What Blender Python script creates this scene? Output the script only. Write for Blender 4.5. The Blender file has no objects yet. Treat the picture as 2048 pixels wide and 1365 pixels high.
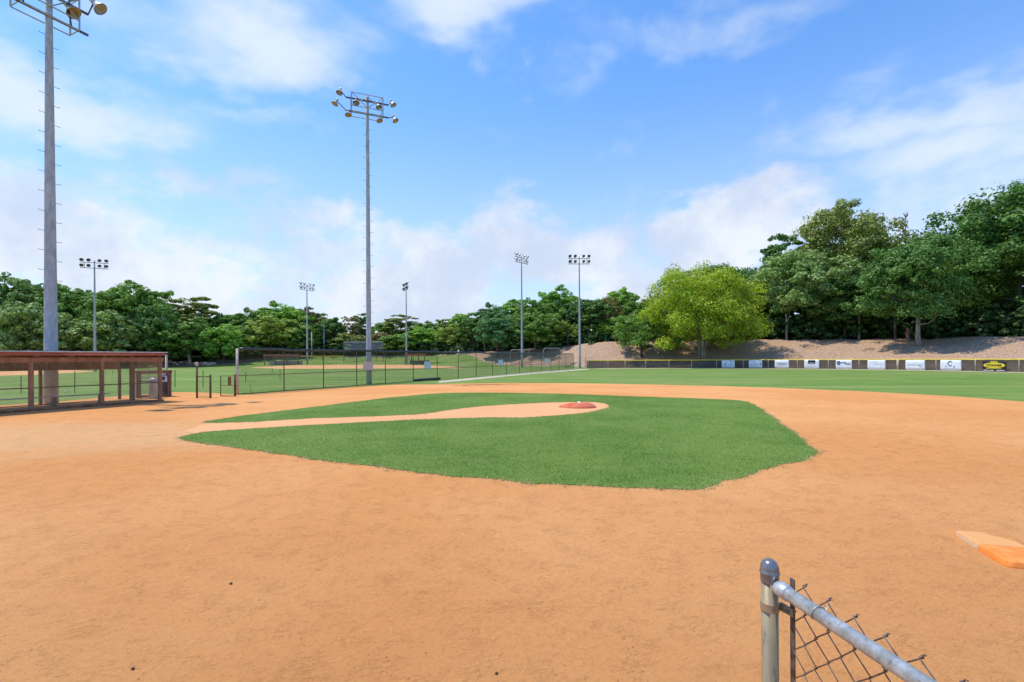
import bpy, math, random
import numpy as np
from mathutils import Vector, Matrix, geometry, noise as mnoise

S = bpy.context.scene
COL = S.collection
F, H, ROLL, HZ = 967.0, 1.8, 0.006, 718.0     # focal length (px of a 2048 wide frame), eye height, roll, horizon row

# ------------------------------------------------------------------ camera
cd = bpy.data.cameras.new('camera'); cam = bpy.data.objects.new('camera', cd); COL.objects.link(cam)
cd.sensor_width = 36.0; cd.lens = F / 2048 * 36.0
cd.shift_y = (HZ - 682.5) / 2048
cd.clip_start = 0.05; cd.clip_end = 6000
cr, sr = math.cos(ROLL), math.sin(ROLL)
cam.matrix_world = Matrix(((cr, sr, 0, 0), (0, 0, -1, 0), (-sr, cr, 0, H), (0, 0, 0, 1)))
S.camera = cam

# ------------------------------------------------------------------ light and sky
SUN_EL, SUN_AZ = math.radians(66), math.atan2(-0.96, 0.20)      # azimuth from +Y towards +X
sd = Vector((math.sin(SUN_AZ) * math.cos(SUN_EL), math.cos(SUN_AZ) * math.cos(SUN_EL), math.sin(SUN_EL)))
sl = bpy.data.lights.new('sun', 'SUN'); sl.energy = 4.25; sl.angle = math.radians(0.55); sl.color = (1.0, 0.89, 0.71)
so = bpy.data.objects.new('sun', sl); COL.objects.link(so); so.location = (-60, 50, 120)
so.rotation_euler = sd.to_track_quat('Z', 'Y').to_euler()
S.view_settings.view_transform = 'Standard'; S.view_settings.look = 'None'
S.view_settings.exposure = 0.0; S.view_settings.gamma = 1.0; S.view_settings.use_curve_mapping = False


class NT:
    """small helper to write node trees"""
    def __init__(s, tree): s.t = tree; s.n = tree.nodes; s.l = tree.links; s.n.clear()
    def node(s, typ, **kw):
        n = s.n.new(typ)
        ins = kw.pop('ins', {})
        for k, v in kw.items(): setattr(n, k, v)
        for k, v in ins.items(): s.put(n.inputs[k], v)
        return n
    def put(s, sock, v):
        if isinstance(v, bpy.types.NodeSocket): s.l.new(v, sock)
        else: sock.default_value = v
    def math(s, op, a, b=None, c=None, clamp=False):
        n = s.n.new('ShaderNodeMath'); n.operation = op; n.use_clamp = clamp
        s.put(n.inputs[0], a)
        if b is not None: s.put(n.inputs[1], b)
        if c is not None: s.put(n.inputs[2], c)
        return n.outputs[0]
    def vmath(s, op, a, b=None, out=0):
        n = s.n.new('ShaderNodeVectorMath'); n.operation = op
        s.put(n.inputs[0], a)
        if b is not None: s.put(n.inputs[1], b)
        return n.outputs[out]
    def noise(s, vec, scale, detail=4, rough=0.55, dist=0.0, out='Fac'):
        n = s.node('ShaderNodeTexNoise', ins={'Scale': scale, 'Detail': detail, 'Roughness': rough, 'Distortion': dist})
        s.l.new(vec, n.inputs['Vector']); return n.outputs[out]
    def ramp(s, fac, stops):
        n = s.n.new('ShaderNodeValToRGB'); s.l.new(fac, n.inputs[0]); e = n.color_ramp.elements
        while len(e) < len(stops): e.new(0.5)
        for q, (p, c) in zip(e, stops):
            q.position = p; q.color = (c, c, c, 1) if isinstance(c, (int, float)) else (*c, 1)
        return n.outputs[0]
    def mix(s, fac, a, b, blend='MIX'):
        n = s.n.new('ShaderNodeMix'); n.data_type = 'RGBA'; n.blend_type = blend
        s.put(n.inputs[0], fac)
        for i, v in ((6, a), (7, b)):
            if isinstance(v, (tuple, list)): v = (*v[:3], 1)
            s.put(n.inputs[i], v)
        return n.outputs[2]
    def step(s, x, lo, hi):
        n = s.n.new('ShaderNodeMapRange'); n.interpolation_type = 'SMOOTHSTEP'
        s.put(n.inputs[0], x); s.put(n.inputs[1], lo); s.put(n.inputs[2], hi)
        return n.outputs[0]


def raydir(px, py):
    u, v = px - 1024.0, py - HZ
    return Vector(((u - ROLL * v) / F, 1.0, -(v + ROLL * u) / F)).normalized()

w = bpy.data.worlds.new('World'); S.world = w; w.use_nodes = True
N = NT(w.node_tree)
sky = N.node('ShaderNodeTexSky', sky_type='NISHITA', sun_disc=False, sun_elevation=SUN_EL, sun_rotation=SUN_AZ,
             altitude=200, air_density=1.0, dust_density=0.4, ozone_density=2.0)
tc = N.node('ShaderNodeTexCoord').outputs['Generated']
sep = N.node('ShaderNodeSeparateXYZ', ins={0: tc})
zz = N.math('MAXIMUM', sep.outputs[2], 0.0)
# coordinates of a cloud layer overhead, flattened towards the horizon
pl = N.vmath('DIVIDE', tc, N.node('ShaderNodeCombineXYZ', ins={0: N.math('ADD', zz, 0.22), 1: N.math('ADD', zz, 0.22), 2: 1.0}).outputs[0])
warp = N.vmath('SCALE', N.vmath('SUBTRACT', N.noise(pl, 2.2, 4, 0.6, out='Color'), (0.5, 0.5, 0.5)))
warp.node.inputs['Scale'].default_value = 0.28
dw = N.vmath('ADD', tc, warp)
n1 = N.noise(pl, 2.6, 7, 0.62, 0.3)
n2 = N.noise(tc, 7.5, 8, 0.60, 0.15)
blobs = [  # centre px, centre py, half width, half height, weight : where the clouds of this day stood
    (60, 170, 250, 100, 0.95), (200, 150, 120, 70, 0.4), (540, 65, 210, 95, 0.95), (380, 30, 260, 60, 0.45), (500, 225, 170, 40, 0.45),
    (960, 25, 220, 52, 0.8), (1400, 45, 250, 50, 0.52), (1195, 140, 90, 40, 0.36), (1930, 225, 230, 70, 0.62),
    (2010, 320, 210, 90, 0.66), (1680, 180, 90, 40, 0.26), (2300, 250, 250, 150, 0.6)]
low = [(40, 420, 210, 90, 0.55), (330, 600, 300, 80, 0.8), (170, 530, 260, 90, 0.95), (480, 590, 260, 80, 0.8), (700, 480, 200, 90, 0.7), (840, 590, 290, 160, 1.25), (520, 500, 260, 90, 0.62), (300, 500, 240, 90, 0.66),
       (1120, 500, 250, 110, 1.05), (1440, 465, 200, 80, 1.15), (1330, 560, 260, 100, 0.9), (1650, 560, 300, 90, 0.6), (1950, 500, 300, 90, 0.4)]

def blobsum(lst, vec):
    acc = None
    for (px, py, hw, hh, wt) in lst:
        c = raydir(px, py)
        e = N.vmath('MULTIPLY', N.vmath('SUBTRACT', vec, tuple(c)), (F / hw * 1.25, 0.9, F / hh * 1.15))
        L = N.vmath('LENGTH', e, out=1)
        b = N.math('MULTIPLY', N.step(L, 1.45, 0.1), wt)
        acc = b if acc is None else N.math('MAXIMUM', acc, b)
    return acc
hi = blobsum(blobs, dw)
lo = blobsum(low, dw)
dhi = N.step(N.math('ADD', hi, N.math('MULTIPLY', N.math('SUBTRACT', n1, 0.5), 1.25)), 0.10, 1.05)
dlo = N.step(N.math('ADD', lo, N.math('MULTIPLY', N.math('SUBTRACT', n2, 0.5), 1.7)), 0.12, 0.85)
dhi = N.math('MULTIPLY', dhi, 0.9); dlo = N.math('MULTIPLY', dlo, 0.92)
haze = N.math('MULTIPLY', N.step(zz, 0.52, 0.0), 0.62)
skyc = N.mix(1.0, sky.outputs[0], (1.50, 2.44, 3.30), 'MULTIPLY')
elev = N.math('MULTIPLY', N.math('POWER', N.math('SUBTRACT', 1.0, zz), 3.0), 1.0)
skyc = N.mix(N.math('MULTIPLY', elev, 0.42), skyc, (7.4, 9.6, 12.4))
c0 = N.mix(haze, skyc, (9.2, 10.2, 12.4))
shade = N.step(N.noise(N.vmath('ADD', tc, (0.0, 0.0, 0.025)), 5.5, 6, 0.6), 0.36, 0.66)
cl_lo = N.mix(shade, (7.9, 9.0, 11.2), (11.2, 11.7, 12.3))
c1 = N.mix(dhi, c0, (10.2, 11.3, 12.3))
c2 = N.mix(dlo, c1, cl_lo)
bg = N.node('ShaderNodeBackground', ins={'Color': c2, 'Strength': 0.082})
N.l.new(bg.outputs[0], N.node('ShaderNodeOutputWorld').inputs[0])

# ------------------------------------------------------------------ terrain
def kx(px): return (px - 1024) / F
def G(px, py, z=0.0):
    """point of the level z under a bearing of the photo"""
    u, v = px - 1024.0, py - HZ
    Y = F * (H - z) / (v + ROLL * u)
    return ((u - ROLL * v) / F * Y, Y)
arc = [G(*p) for p in [(1172, 737), (1300, 737), (1400, 736.8), (1550, 737.2), (1700, 738.8), (1850, 741), (2048, 745.0)]] + [(60.0, 42.0), (60.5, 30.0)]
ak = np.array([q[0] / q[1] for q in arc])
cY = np.polyfit(ak[:8], [q[1] for q in arc[:8]], 3)
def on_arc(px):
    k = (px - 1024) / F; Y = float(np.polyval(cY, min(k, ak[7]))); return np.array((k * Y, Y))
PROF = [  # bearing, profile of ground height along it, distance where mulch or forest floor begins
    (-260, [(85, 0), (100, .3), (112, 1.6), (150, 5.0), (400, 18)], 104),
    (0, [(90, 0), (112, .4), (120, 1.5), (150, 5.0), (400, 18)], 114),
    (400, [(100, 0), (115, .35), (122, 1.5), (150, 5.0), (400, 18)], 115),
    (480, [(90, 0), (115, .5), (124, 1.9), (150, 5.0), (400, 18)], 118),
    (560, [(80, 0), (114, .75), (128, 2.7), (150, 5.2), (400, 18)], 126),
    (740, [(80, 0), (114, .75), (128, 2.8), (150, 5.4), (400, 18)], 126),
    (860, [(80, 0), (112, .6), (124, 2.8), (150, 5.6), (400, 18)], 124),
    (925, [(80, 0), (103, .4), (118, 3.2), (150, 6), (400, 20)], 117),
    (975, [(84, 0), (100, .2), (113, 3.4), (150, 6.4), (400, 20)], 103),
    (1030, [(88, 0), (98, .2), (111, 3.7), (150, 7), (400, 20)], 98),
    (1090, [(90, 0), (95, .2), (109, 4.2), (150, 8), (400, 22)], 95),
    (1160, [(86, 0), (88.5, .2), (104, 4.7), (150, 9), (400, 24)], 88),
    (1230, [(87, 0), (88.5, .3), (102, 5.2), (150, 9.4), (400, 24)], 87.5),
    (1400, [(84.2, 0), (85.6, .3), (98, 5.1), (150, 9.4), (400, 24)], 84.8),
    (1550, [(78, 0), (79.4, .3), (92.5, 5.0), (150, 9.4), (400, 24)], 78.6),
    (1700, [(71.4, 0), (72.8, .3), (86, 4.75), (150, 9), (400, 24)], 72),
    (1850, [(63.2, 0), (64.6, .3), (78, 4.5), (150, 9.5), (400, 24)], 63.8),
    (2048, [(54.7, 0), (56, .3), (69, 4.45), (150, 9.5), (400, 24)], 55.2),
    (2500, [(41, 0), (42.4, .3), (56, 4.5), (150, 9.5), (400, 24)], 41.6)]
tk_ = [p_[0] for p_ in PROF]; th_ = [p_[1][2][1] for p_ in PROF]; te_ = [p_[1][-1][1] for p_ in PROF]; tm_ = [p_[1][-2][1] for p_ in PROF]
PROF = [p_ for p_ in PROF if p_[0] < 1200] + [(q_, [(0, 0), (1, 0), (2, float(np.interp(q_, tk_, th_))), (150, float(np.interp(q_, tk_, tm_))), (400, float(np.interp(q_, tk_, te_)))], 0) for q_ in range(1210, 2500, 35)]
for i_, p_ in enumerate(PROF):
    if p_[0] >= 1200:
        y_ = on_arc(p_[0])[1]; q_ = p_[1]
        PROF[i_] = (p_[0], [(y_ + 1.5, 0), (y_ + 2.9, .3), (y_ + 14.6, q_[2][1])] + q_[3:], y_ + 1.6)
PK = np.array([kx(p[0]) for p in PROF])

def terr(X, Y):
    X = np.atleast_1d(np.asarray(X, float)); Y = np.atleast_1d(np.asarray(Y, float))
    k = np.clip(X / np.maximum(Y, 25), PK[0], PK[-1])
    zs = np.stack([np.interp(Y, [a for a, b in p[1]], [b for a, b in p[1]]) for p in PROF])
    ms = np.array([p[2] for p in PROF])
    j = np.clip(np.searchsorted(PK, k) - 1, 0, len(PK) - 2)
    f = (k - PK[j]) / (PK[j + 1] - PK[j]); i = np.arange(len(k))
    return zs[j, i] * (1 - f) + zs[j + 1, i] * f, ms[j] * (1 - f) + ms[j + 1] * f

def tz(x, y): return float(terr(x, y)[0][0])

def GT(px, py):
    u, v = px - 1024.0, py - HZ
    Ys = np.linspace(20, 170, 1501); Xs = (u - ROLL * v) / F * Ys
    zr = H - (v + ROLL * u) / F * Ys
    d = zr - terr(Xs, Ys)[0]
    i = int(np.argmax(d < 0)) if (d < 0).any() else len(Ys) - 1
    return (float(Xs[i]), float(Ys[i]))

def A(px, py, Y):
    u, v = px - 1024.0, py - HZ
    return ((u - ROLL * v) / F * Y, Y, H - (v + ROLL * u) / F * Y)

# ------------------------------------------------------------------ materials
def mat(name):
    m = bpy.data.materials.new(name); m.use_nodes = True
    return m, NT(m.node_tree)

def finish(N, col, rough=0.8, bump=None, bstr=0.3, bdist=0.02, metal=0.0, spec=0.3):
    b = N.node('ShaderNodeBsdfPrincipled', ins={'Roughness': rough, 'Metallic': metal, 'Specular IOR Level': spec})
    if isinstance(col, tuple): col = (*col[:3], 1)
    N.put(b.inputs['Base Color'], col)
    if bump is not None:
        bn = N.node('ShaderNodeBump', ins={'Height': bump, 'Strength': bstr, 'Distance': bdist})
        N.l.new(bn.outputs[0], b.inputs['Normal'])
    N.l.new(b.outputs[0], N.node('ShaderNodeOutputMaterial').inputs[0])
    return b

def worn(name, c1, c2, scale=6, rough=0.7, metal=0.0, bstr=0.15, lo=0.35, hi=0.65, stretch=(1, 1, 1), spec=0.3, third=None):
    m, N = mat(name)
    v = N.vmath('MULTIPLY', N.node('ShaderNodeTexCoord').outputs['Object'], stretch)
    n = N.noise(v, scale, 6, 0.65)
    c = N.mix(N.step(n, lo, hi), c1, c2)
    if third: c = N.mix(N.step(N.noise(v, scale * 2.7, 5, 0.7), 0.56, 0.68), c, third)
    finish(N, c, rough, N.noise(v, scale * 6, 4, 0.6), bstr, 0.01, metal, spec)
    return m

def pos(N): return N.node('ShaderNodeNewGeometry').outputs['Position']

def dirt_color(N, p):
    big = N.noise(p, 0.16, 4, 0.6)
    mid = N.noise(p, 1.3, 5, 0.65, 0.4)
    fine = N.noise(p, 21.0, 8, 0.80)
    grit = N.noise(p, 95.0, 4, 0.7)
    c = N.mix(N.step(big, 0.36, 0.64), (0.705, 0.315, 0.108), (0.785, 0.390, 0.153))
    c = N.mix(N.math('MULTIPLY', N.step(mid, 0.42, 0.72), 0.28), c, (0.620, 0.265, 0.098))
    c = N.mix(N.math('MULTIPLY', N.step(fine, 0.49, 0.66), 0.42), c, (0.500, 0.210, 0.080))
    c = N.mix(N.math('MULTIPLY', N.step(fine, 0.46, 0.25), 0.40), c, (0.800, 0.450, 0.215))
    c = N.mix(N.math('MULTIPLY', N.step(grit, 0.60, 0.78), 0.34), c, (0.360, 0.155, 0.062))
    c = N.mix(N.math('MULTIPLY', N.step(grit, 0.38, 0.22), 0.35), c, (0.74, 0.44, 0.24))
    return c, mid, fine, grit

def streaks(N, p):
    """rake and cleat scuffs: short crescents in many directions"""
    wv = N.vmath('ADD', p, N.vmath('SCALE', N.noise(p, 0.9, 3, 0.5, out='Color')))
    wv.node.inputs[1].links[0].from_node.inputs['Scale'].default_value = 0.9
    st = N.vmath('MULTIPLY', wv, (3.0, 7.5, 1.0))
    return N.noise(st, 1.9, 9, 0.80, 0.15)

# infield dirt
M = {}
def turn(N, p):
    a = N.vmath('DOT_PRODUCT', p, (0.94, 0.34, 0.0), out=1); b = N.vmath('DOT_PRODUCT', p, (-0.34, 0.94, 0.0), out=1)
    return N.node('ShaderNodeCombineXYZ', ins={0: a, 1: b}).outputs[0]
def scuffs(N, p, scale, stretch, width, cover, warp=1.2):
    """short curved scrapes: the narrow mid band of a warped noise, broken up by a second one"""
    q = N.vmath('MULTIPLY', turn(N, p), stretch)
    n = N.noise(q, scale, 3, 0.55, warp)
    band = N.step(N.math('ABSOLUTE', N.math('SUBTRACT', n, 0.5)), width, 0.0)
    return N.math('MULTIPLY', band, N.step(N.noise(p, scale * 0.45, 4, 0.6), cover, cover + 0.12))
m, N = mat('infield_clay'); p = pos(N)
c, mid, fine, grit = dirt_color(N, p)
lump = N.noise(N.vmath('MULTIPLY', turn(N, p), (0.8, 1.9, 1.0)), 8.5, 9, 0.80)
sc1 = scuffs(N, p, 5.0, (1.0, 2.0, 1.0), 0.020, 0.50)
sc2 = scuffs(N, N.vmath('ADD', p, (31.0, 7.0, 0.0)), 9.0, (1.0, 1.7, 1.0), 0.026, 0.47)
sc3 = scuffs(N, N.vmath('ADD', p, (11.0, 57.0, 0.0)), 2.4, (1.0, 2.4, 1.0), 0.014, 0.50)
c = N.mix(N.math('MULTIPLY', N.step(lump, 0.53, 0.72), 0.50), c, (0.790, 0.450, 0.205))
c = N.mix(N.math('MULTIPLY', N.step(lump, 0.46, 0.30), 0.30), c, (0.480, 0.205, 0.072))
c = N.mix(N.math('MULTIPLY', N.math('MAXIMUM', sc1, N.math('MAXIMUM', sc2, sc3)), 0.20), c, (0.400, 0.165, 0.060))
# pale dry chalky dirt round home plate and down towards the path
dh = N.vmath('LENGTH', N.vmath('MULTIPLY', N.vmath('SUBTRACT', p, (-11.0, 11.6, 0.0)), (0.145, 0.30, 0.0)), out=1)
dh = N.math('ADD', dh, N.math('MULTIPLY', N.math('SUBTRACT', N.noise(p, 0.7, 4, 0.6), 0.5), 0.9))
c = N.mix(N.math('MULTIPLY', N.step(dh, 1.15, 0.35), 0.55), c, (0.70, 0.43, 0.215))
b1 = N.math('ADD', N.math('MULTIPLY', fine, 0.75), N.math('MULTIPLY', grit, 0.16))
b2 = N.math('ADD', b1, N.math('MULTIPLY', lump, 1.1))
b3 = N.math('SUBTRACT', N.math('ADD', b2, N.math('MULTIPLY', mid, 0.6)), N.math('MULTIPLY', N.math('MAXIMUM', sc1, sc2), 0.22))
finish(N, c, 0.95, b3, 0.75, 0.045, 0, 0.1)
M['clay'] = m
# the path and mound circle: paler and pinker
m, N = mat('path_clay'); p = pos(N)
c, mid, fine, grit = dirt_color(N, p)
c = N.mix(0.42, c, (0.650, 0.400, 0.240))
c = N.mix(N.math('MULTIPLY', N.step(fine, 0.45, 0.7), 0.3), c, (0.50, 0.27, 0.15))
finish(N, c, 0.95, fine, 0.4, 0.02, 0, 0.1); M['path'] = m

def grass_color(N, p, bright=0.0):
    a = N.noise(p, 0.33, 4, 0.6); b = N.noise(p, 2.3, 5, 0.65); d = N.noise(p, 24.0, 4, 0.7)
    c = N.mix(N.step(a, 0.36, 0.64), (0.110, 0.210, 0.035), (0.150, 0.250, 0.052))
    c = N.mix(N.math('MULTIPLY', N.step(b, 0.48, 0.75), 0.5), c, (0.190, 0.275, 0.075))
    c = N.mix(N.math('MULTIPLY', N.step(d, 0.52, 0.75), 0.5), c, (0.055, 0.120, 0.020))
    if bright: c = N.mix(bright, c, (0.23, 0.34, 0.11))
    return c, d
m, N = mat('infield_turf_base'); p = pos(N); c, d = grass_color(N, p)
finish(N, c, 0.9, d, 0.6, 0.03, 0, 0.1); M['turf'] = m

# ground: outfield grass, mulch bank, forest floor, other infields
m, N = mat('ground_cover'); p = pos(N)
c, d = grass_color(N, p, 0.04)
mow = N.noise(N.vmath('MULTIPLY', p, (0.045, 0.40, 0.0)), 1.0, 6, 0.65, 0.3)
c = N.mix(N.math('MULTIPLY', N.step(mow, 0.44, 0.60), 0.60), c, (0.245, 0.290, 0.100))
c = N.mix(N.math('MULTIPLY', N.step(mow, 0.44, 0.32), 0.60), c, (0.085, 0.175, 0.034))
far = N.step(N.node('ShaderNodeSeparateXYZ', ins={0: p}).outputs[1], 40.0, 70.0)
dry = N.noise(p, 0.11, 5, 0.65)
c = N.mix(N.math('MULTIPLY', N.step(dry, 0.50, 0.70), 0.45), c, (0.270, 0.270, 0.105))
mu = N.node('ShaderNodeAttribute', attribute_name='mulch').outputs['Fac']
dr = N.node('ShaderNodeAttribute', attribute_name='dirt').outputs['Fac']
fl = N.node('ShaderNodeAttribute', attribute_name='forest').outputs['Fac']
wob = N.math('MULTIPLY', N.math('SUBTRACT', N.noise(p, 0.9, 5, 0.7), 0.5), 0.9)
mf = N.step(N.math('ADD', mu, wob), 0.42, 0.58)
mn = N.noise(p, 4.5, 7, 0.80); mb = N.noise(p, 0.35, 6, 0.7)
mc = N.mix(N.step(mn, 0.36, 0.66), (0.230, 0.150, 0.100), (0.640, 0.455, 0.330))
mc = N.mix(N.math('MULTIPLY', N.step(mb, 0.50, 0.68), 0.60), mc, (0.480, 0.265, 0.135))
mc = N.mix(N.math('MULTIPLY', N.step(mb, 0.42, 0.30), 0.45), mc, (0.260, 0.180, 0.120))
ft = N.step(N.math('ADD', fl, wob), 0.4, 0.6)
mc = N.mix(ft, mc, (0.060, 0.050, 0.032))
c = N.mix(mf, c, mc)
df = N.step(N.math('ADD', dr, N.math('MULTIPLY', wob, 0.5)), 0.42, 0.58)
dc, _, fine, _ = dirt_color(N, p)
c = N.mix(df, c, N.mix(0.4, dc, (0.66, 0.42, 0.25)))
hgt = N.math('ADD', d, N.math('MULTIPLY', N.math('MULTIPLY', mn, mf), 6.0))
finish(N, c, 0.95, hgt, 0.6, 0.03, 0, 0.1); M['ground'] = m

M['bare'] = worn('bare_pale_soil', (0.38, 0.31, 0.22), (0.56, 0.45, 0.32), 1.5, 0.95, third=(0.24, 0.27, 0.11))
M['strip'] = worn('pale_gravel', (0.40, 0.36, 0.25), (0.62, 0.56, 0.42), 3, 0.95)
M['galv'] = worn('galvanised_steel', (0.30, 0.33, 0.36), (0.46, 0.50, 0.54), 14, 0.45, 0.35, 0.05, third=(0.36, 0.39, 0.42))
M['rail'] = worn('weathered_galvanised_rail', (0.42, 0.45, 0.46), (0.64, 0.70, 0.76), 26, 0.38, 0.55, 0.10, third=(0.26, 0.27, 0.25), spec=0.5)
M['post'] = worn('tarnished_steel_post', (0.23, 0.185, 0.105), (0.35, 0.29, 0.185), 9, 0.42, 0.25, 0.10, stretch=(1, 1, 0.25), spec=0.5, third=(0.16, 0.14, 0.10))
M['cap'] = worn('dark_steel_cap', (0.15, 0.16, 0.18), (0.23, 0.24, 0.27), 20, 0.26, 0.55, 0.03, spec=0.5)
M['wire'] = worn('rusting_wire', (0.115, 0.075, 0.055), (0.24, 0.20, 0.175), 30, 0.5, 0.5, 0.05)
M['wire_bright'] = worn('bright_tie_wire', (0.42, 0.40, 0.36), (0.58, 0.56, 0.52), 30, 0.4, 0.6, 0.03)  # tie wire is a brighter metal than the fabric wire
M['concrete'] = worn('pole_concrete', (0.33, 0.36, 0.40), (0.47, 0.50, 0.54), 5, 0.85, 0, 0.25, stretch=(1, 1, 0.35), third=(0.27, 0.29, 0.32))
M['steel_dark'] = worn('dark_crossarm_steel', (0.075, 0.07, 0.075), (0.15, 0.12, 0.11), 4, 0.6, 0.4)
M['alu'] = worn('cast_aluminium', (0.40, 0.42, 0.45), (0.58, 0.60, 0.62), 4, 0.4, 0.3)
M['amber'] = worn('amber_reflector', (0.38, 0.26, 0.13), (0.60, 0.45, 0.26), 3, 0.35, 0.3)
M['lampgrey'] = worn('grey_reflector', (0.30, 0.27, 0.23), (0.48, 0.45, 0.40), 3, 0.35, 0.3)
M['lens'] = worn('shaded_dish_inside', (0.12, 0.145, 0.165), (0.20, 0.235, 0.26), 3, 0.25)  # far lamp reflectors, not a lens: shade inside the dish put into the colour
M['redwood'] = worn('red_stained_wood', (0.29, 0.092, 0.060), (0.46, 0.190, 0.130), 3.0, 0.8, 0, 0.3, stretch=(1, 1, 0.3), third=(0.50, 0.30, 0.20))
M['fascia'] = worn('faded_red_fascia', (0.33, 0.10, 0.08), (0.48, 0.185, 0.15), 2.0, 0.8, 0, 0.2, stretch=(0.3, 1, 1))
M['wood'] = worn('brown_weathered_wood', (0.15, 0.068, 0.042), (0.30, 0.155, 0.092), 3.0, 0.85, 0, 0.3, stretch=(1, 1, 0.3), third=(0.35, 0.215, 0.12))
M['roof'] = worn('grey_metal_roof', (0.125, 0.13, 0.14), (0.30, 0.30, 0.31), 2.2, 0.5, 0.3, 0.1)
M['bench'] = worn('bench_aluminium', (0.42, 0.43, 0.42), (0.58, 0.58, 0.56), 5, 0.5, 0.3)
M['brownpipe'] = worn('brown_fence_pipe', (0.075, 0.050, 0.030), (0.170, 0.105, 0.060), 3, 0.6, 0.2)
M['fabric'] = worn('vinyl_chain_wire', (0.060, 0.070, 0.040), (0.120, 0.120, 0.075), 2, 0.6, 0.1, 0)
M['fabric_gold'] = worn('galvanised_chain_wire', (0.46, 0.40, 0.25), (0.62, 0.55, 0.37), 2, 0.5, 0.3, 0)
M['capblack'] = worn('black_fence_cap', (0.012, 0.016, 0.020), (0.035, 0.042, 0.05), 3, 0.38, 0, 0.1, spec=0.6)
M['yellow'] = worn('yellow_fence_cap', (0.72, 0.52, 0.030), (0.82, 0.64, 0.070), 1.2, 0.5, 0, 0.05)
M['beige'] = worn('beige_pole_paint', (0.42, 0.34, 0.24), (0.56, 0.46, 0.34), 3, 0.7)
M['palepost'] = worn('sun_bleached_post', (0.42, 0.36, 0.30), (0.58, 0.52, 0.45), 4, 0.8)
M['banner'] = worn('white_vinyl_banner', (0.66, 0.72, 0.78), (0.80, 0.83, 0.87), 1.5, 0.5, 0, 0.1)
M['black'] = worn('black_print', (0.010, 0.010, 0.012), (0.022, 0.022, 0.025), 3, 0.6)
M['yprint'] = worn('yellow_print', (0.70, 0.55, 0.03), (0.78, 0.64, 0.06), 3, 0.5)
M['navy'] = worn('navy_print', (0.03, 0.05, 0.16), (0.06, 0.09, 0.24), 3, 0.6)
M['teal'] = worn('teal_print', (0.20, 0.44, 0.50), (0.32, 0.55, 0.60), 3, 0.6)
M['greyprint'] = worn('grey_print', (0.38, 0.42, 0.50), (0.50, 0.55, 0.62), 3, 0.6)
M['orangeprint'] = worn('orange_print', (0.65, 0.40, 0.16), (0.72, 0.48, 0.22), 3, 0.6)
M['whiteprint'] = worn('white_print', (0.70, 0.70, 0.70), (0.8, 0.8, 0.8), 3, 0.6)
M['pinksign'] = worn('faded_pink_white_sign', (0.52, 0.43, 0.41), (0.62, 0.53, 0.50), 3, 0.7)
M['bluesign'] = worn('pale_blue_white_sign', (0.46, 0.56, 0.62), (0.56, 0.66, 0.72), 3, 0.7)
M['rope'] = worn('yellow_rope', (0.62, 0.55, 0.20), (0.72, 0.66, 0.30), 3, 0.7)
M['stake'] = worn('dark_stake', (0.04, 0.06, 0.03), (0.09, 0.10, 0.05), 3, 0.7)
M['bin'] = worn('grey_plastic_bin', (0.045, 0.045, 0.05), (0.09, 0.09, 0.095), 3, 0.6)
M['rock'] = worn('pale_boulder', (0.34, 0.27, 0.21), (0.62, 0.53, 0.42), 1.2, 0.9, 0, 0.6)
M['pebble'] = worn('brown_pebble', (0.070, 0.030, 0.020), (0.135, 0.065, 0.045), 40, 0.8, 0, 0.4)
M['clod'] = worn('clay_clod', (0.48, 0.215, 0.090), (0.72, 0.40, 0.20), 2.5, 0.95, 0, 0.3)
M['rubber'] = worn('white_rubber', (0.62, 0.56, 0.46), (0.76, 0.72, 0.64), 6, 0.7)
M['bark'] = worn('grey_brown_bark', (0.075, 0.055, 0.042), (0.175, 0.135, 0.105), 3.0, 0.95, 0, 0.7, stretch=(1, 1, 0.25))
M['palebark'] = worn('pale_grey_bark', (0.20, 0.17, 0.145), (0.40, 0.36, 0.32), 2.0, 0.95, 0, 0.5, stretch=(1, 1, 0.3))
M['redbark'] = worn('reddish_bark', (0.22, 0.10, 0.085), (0.36, 0.19, 0.165), 2.0, 0.95, 0, 0.5, stretch=(1, 1, 0.3))
M['darkred'] = worn('dark_red_siding', (0.075, 0.026, 0.026), (0.12, 0.045, 0.042), 1.0, 0.8)
M['ball'] = worn('white_ball_leather', (0.74, 0.72, 0.68), (0.82, 0.80, 0.78), 8, 0.6)
M['cone'] = worn('pale_tent_canvas', (0.68, 0.62, 0.56), (0.76, 0.72, 0.66), 3, 0.7)

# portable mound: red turf dusted with clay
m, N = mat('red_mound_cover'); p = pos(N)
c = N.mix(N.step(N.noise(p, 3.0, 5, 0.6), 0.38, 0.62), (0.50, 0.090, 0.045), (0.60, 0.150, 0.085))
c = N.mix(N.math('MULTIPLY', N.step(N.noise(p, 1.7, 4, 0.6), 0.45, 0.65), 0.4), c, (0.66, 0.28, 0.17))
finish(N, c, 0.85, N.noise(p, 60, 3, 0.6), 0.4, 0.01, 0, 0.2); M['mound'] = m
m, N = mat('orange_base_rubber'); p = pos(N)
c = N.mix(N.step(N.noise(p, 9.0, 5, 0.65), 0.40, 0.70), (0.78, 0.225, 0.030), (0.82, 0.32, 0.075))
c = N.mix(N.math('MULTIPLY', N.step(N.noise(p, 30.0, 5, 0.7), 0.55, 0.72), 0.6), c, (0.62, 0.34, 0.17))
finish(N, c, 0.6, N.noise(p, 120, 3, 0.6), 0.2, 0.004, 0, 0.3); M['orange'] = m
m, N = mat('dusty_white_base_rubber'); p = pos(N)
up = N.node('ShaderNodeSeparateXYZ', ins={0: N.node('ShaderNodeNewGeometry').outputs['Normal']}).outputs[2]
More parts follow.
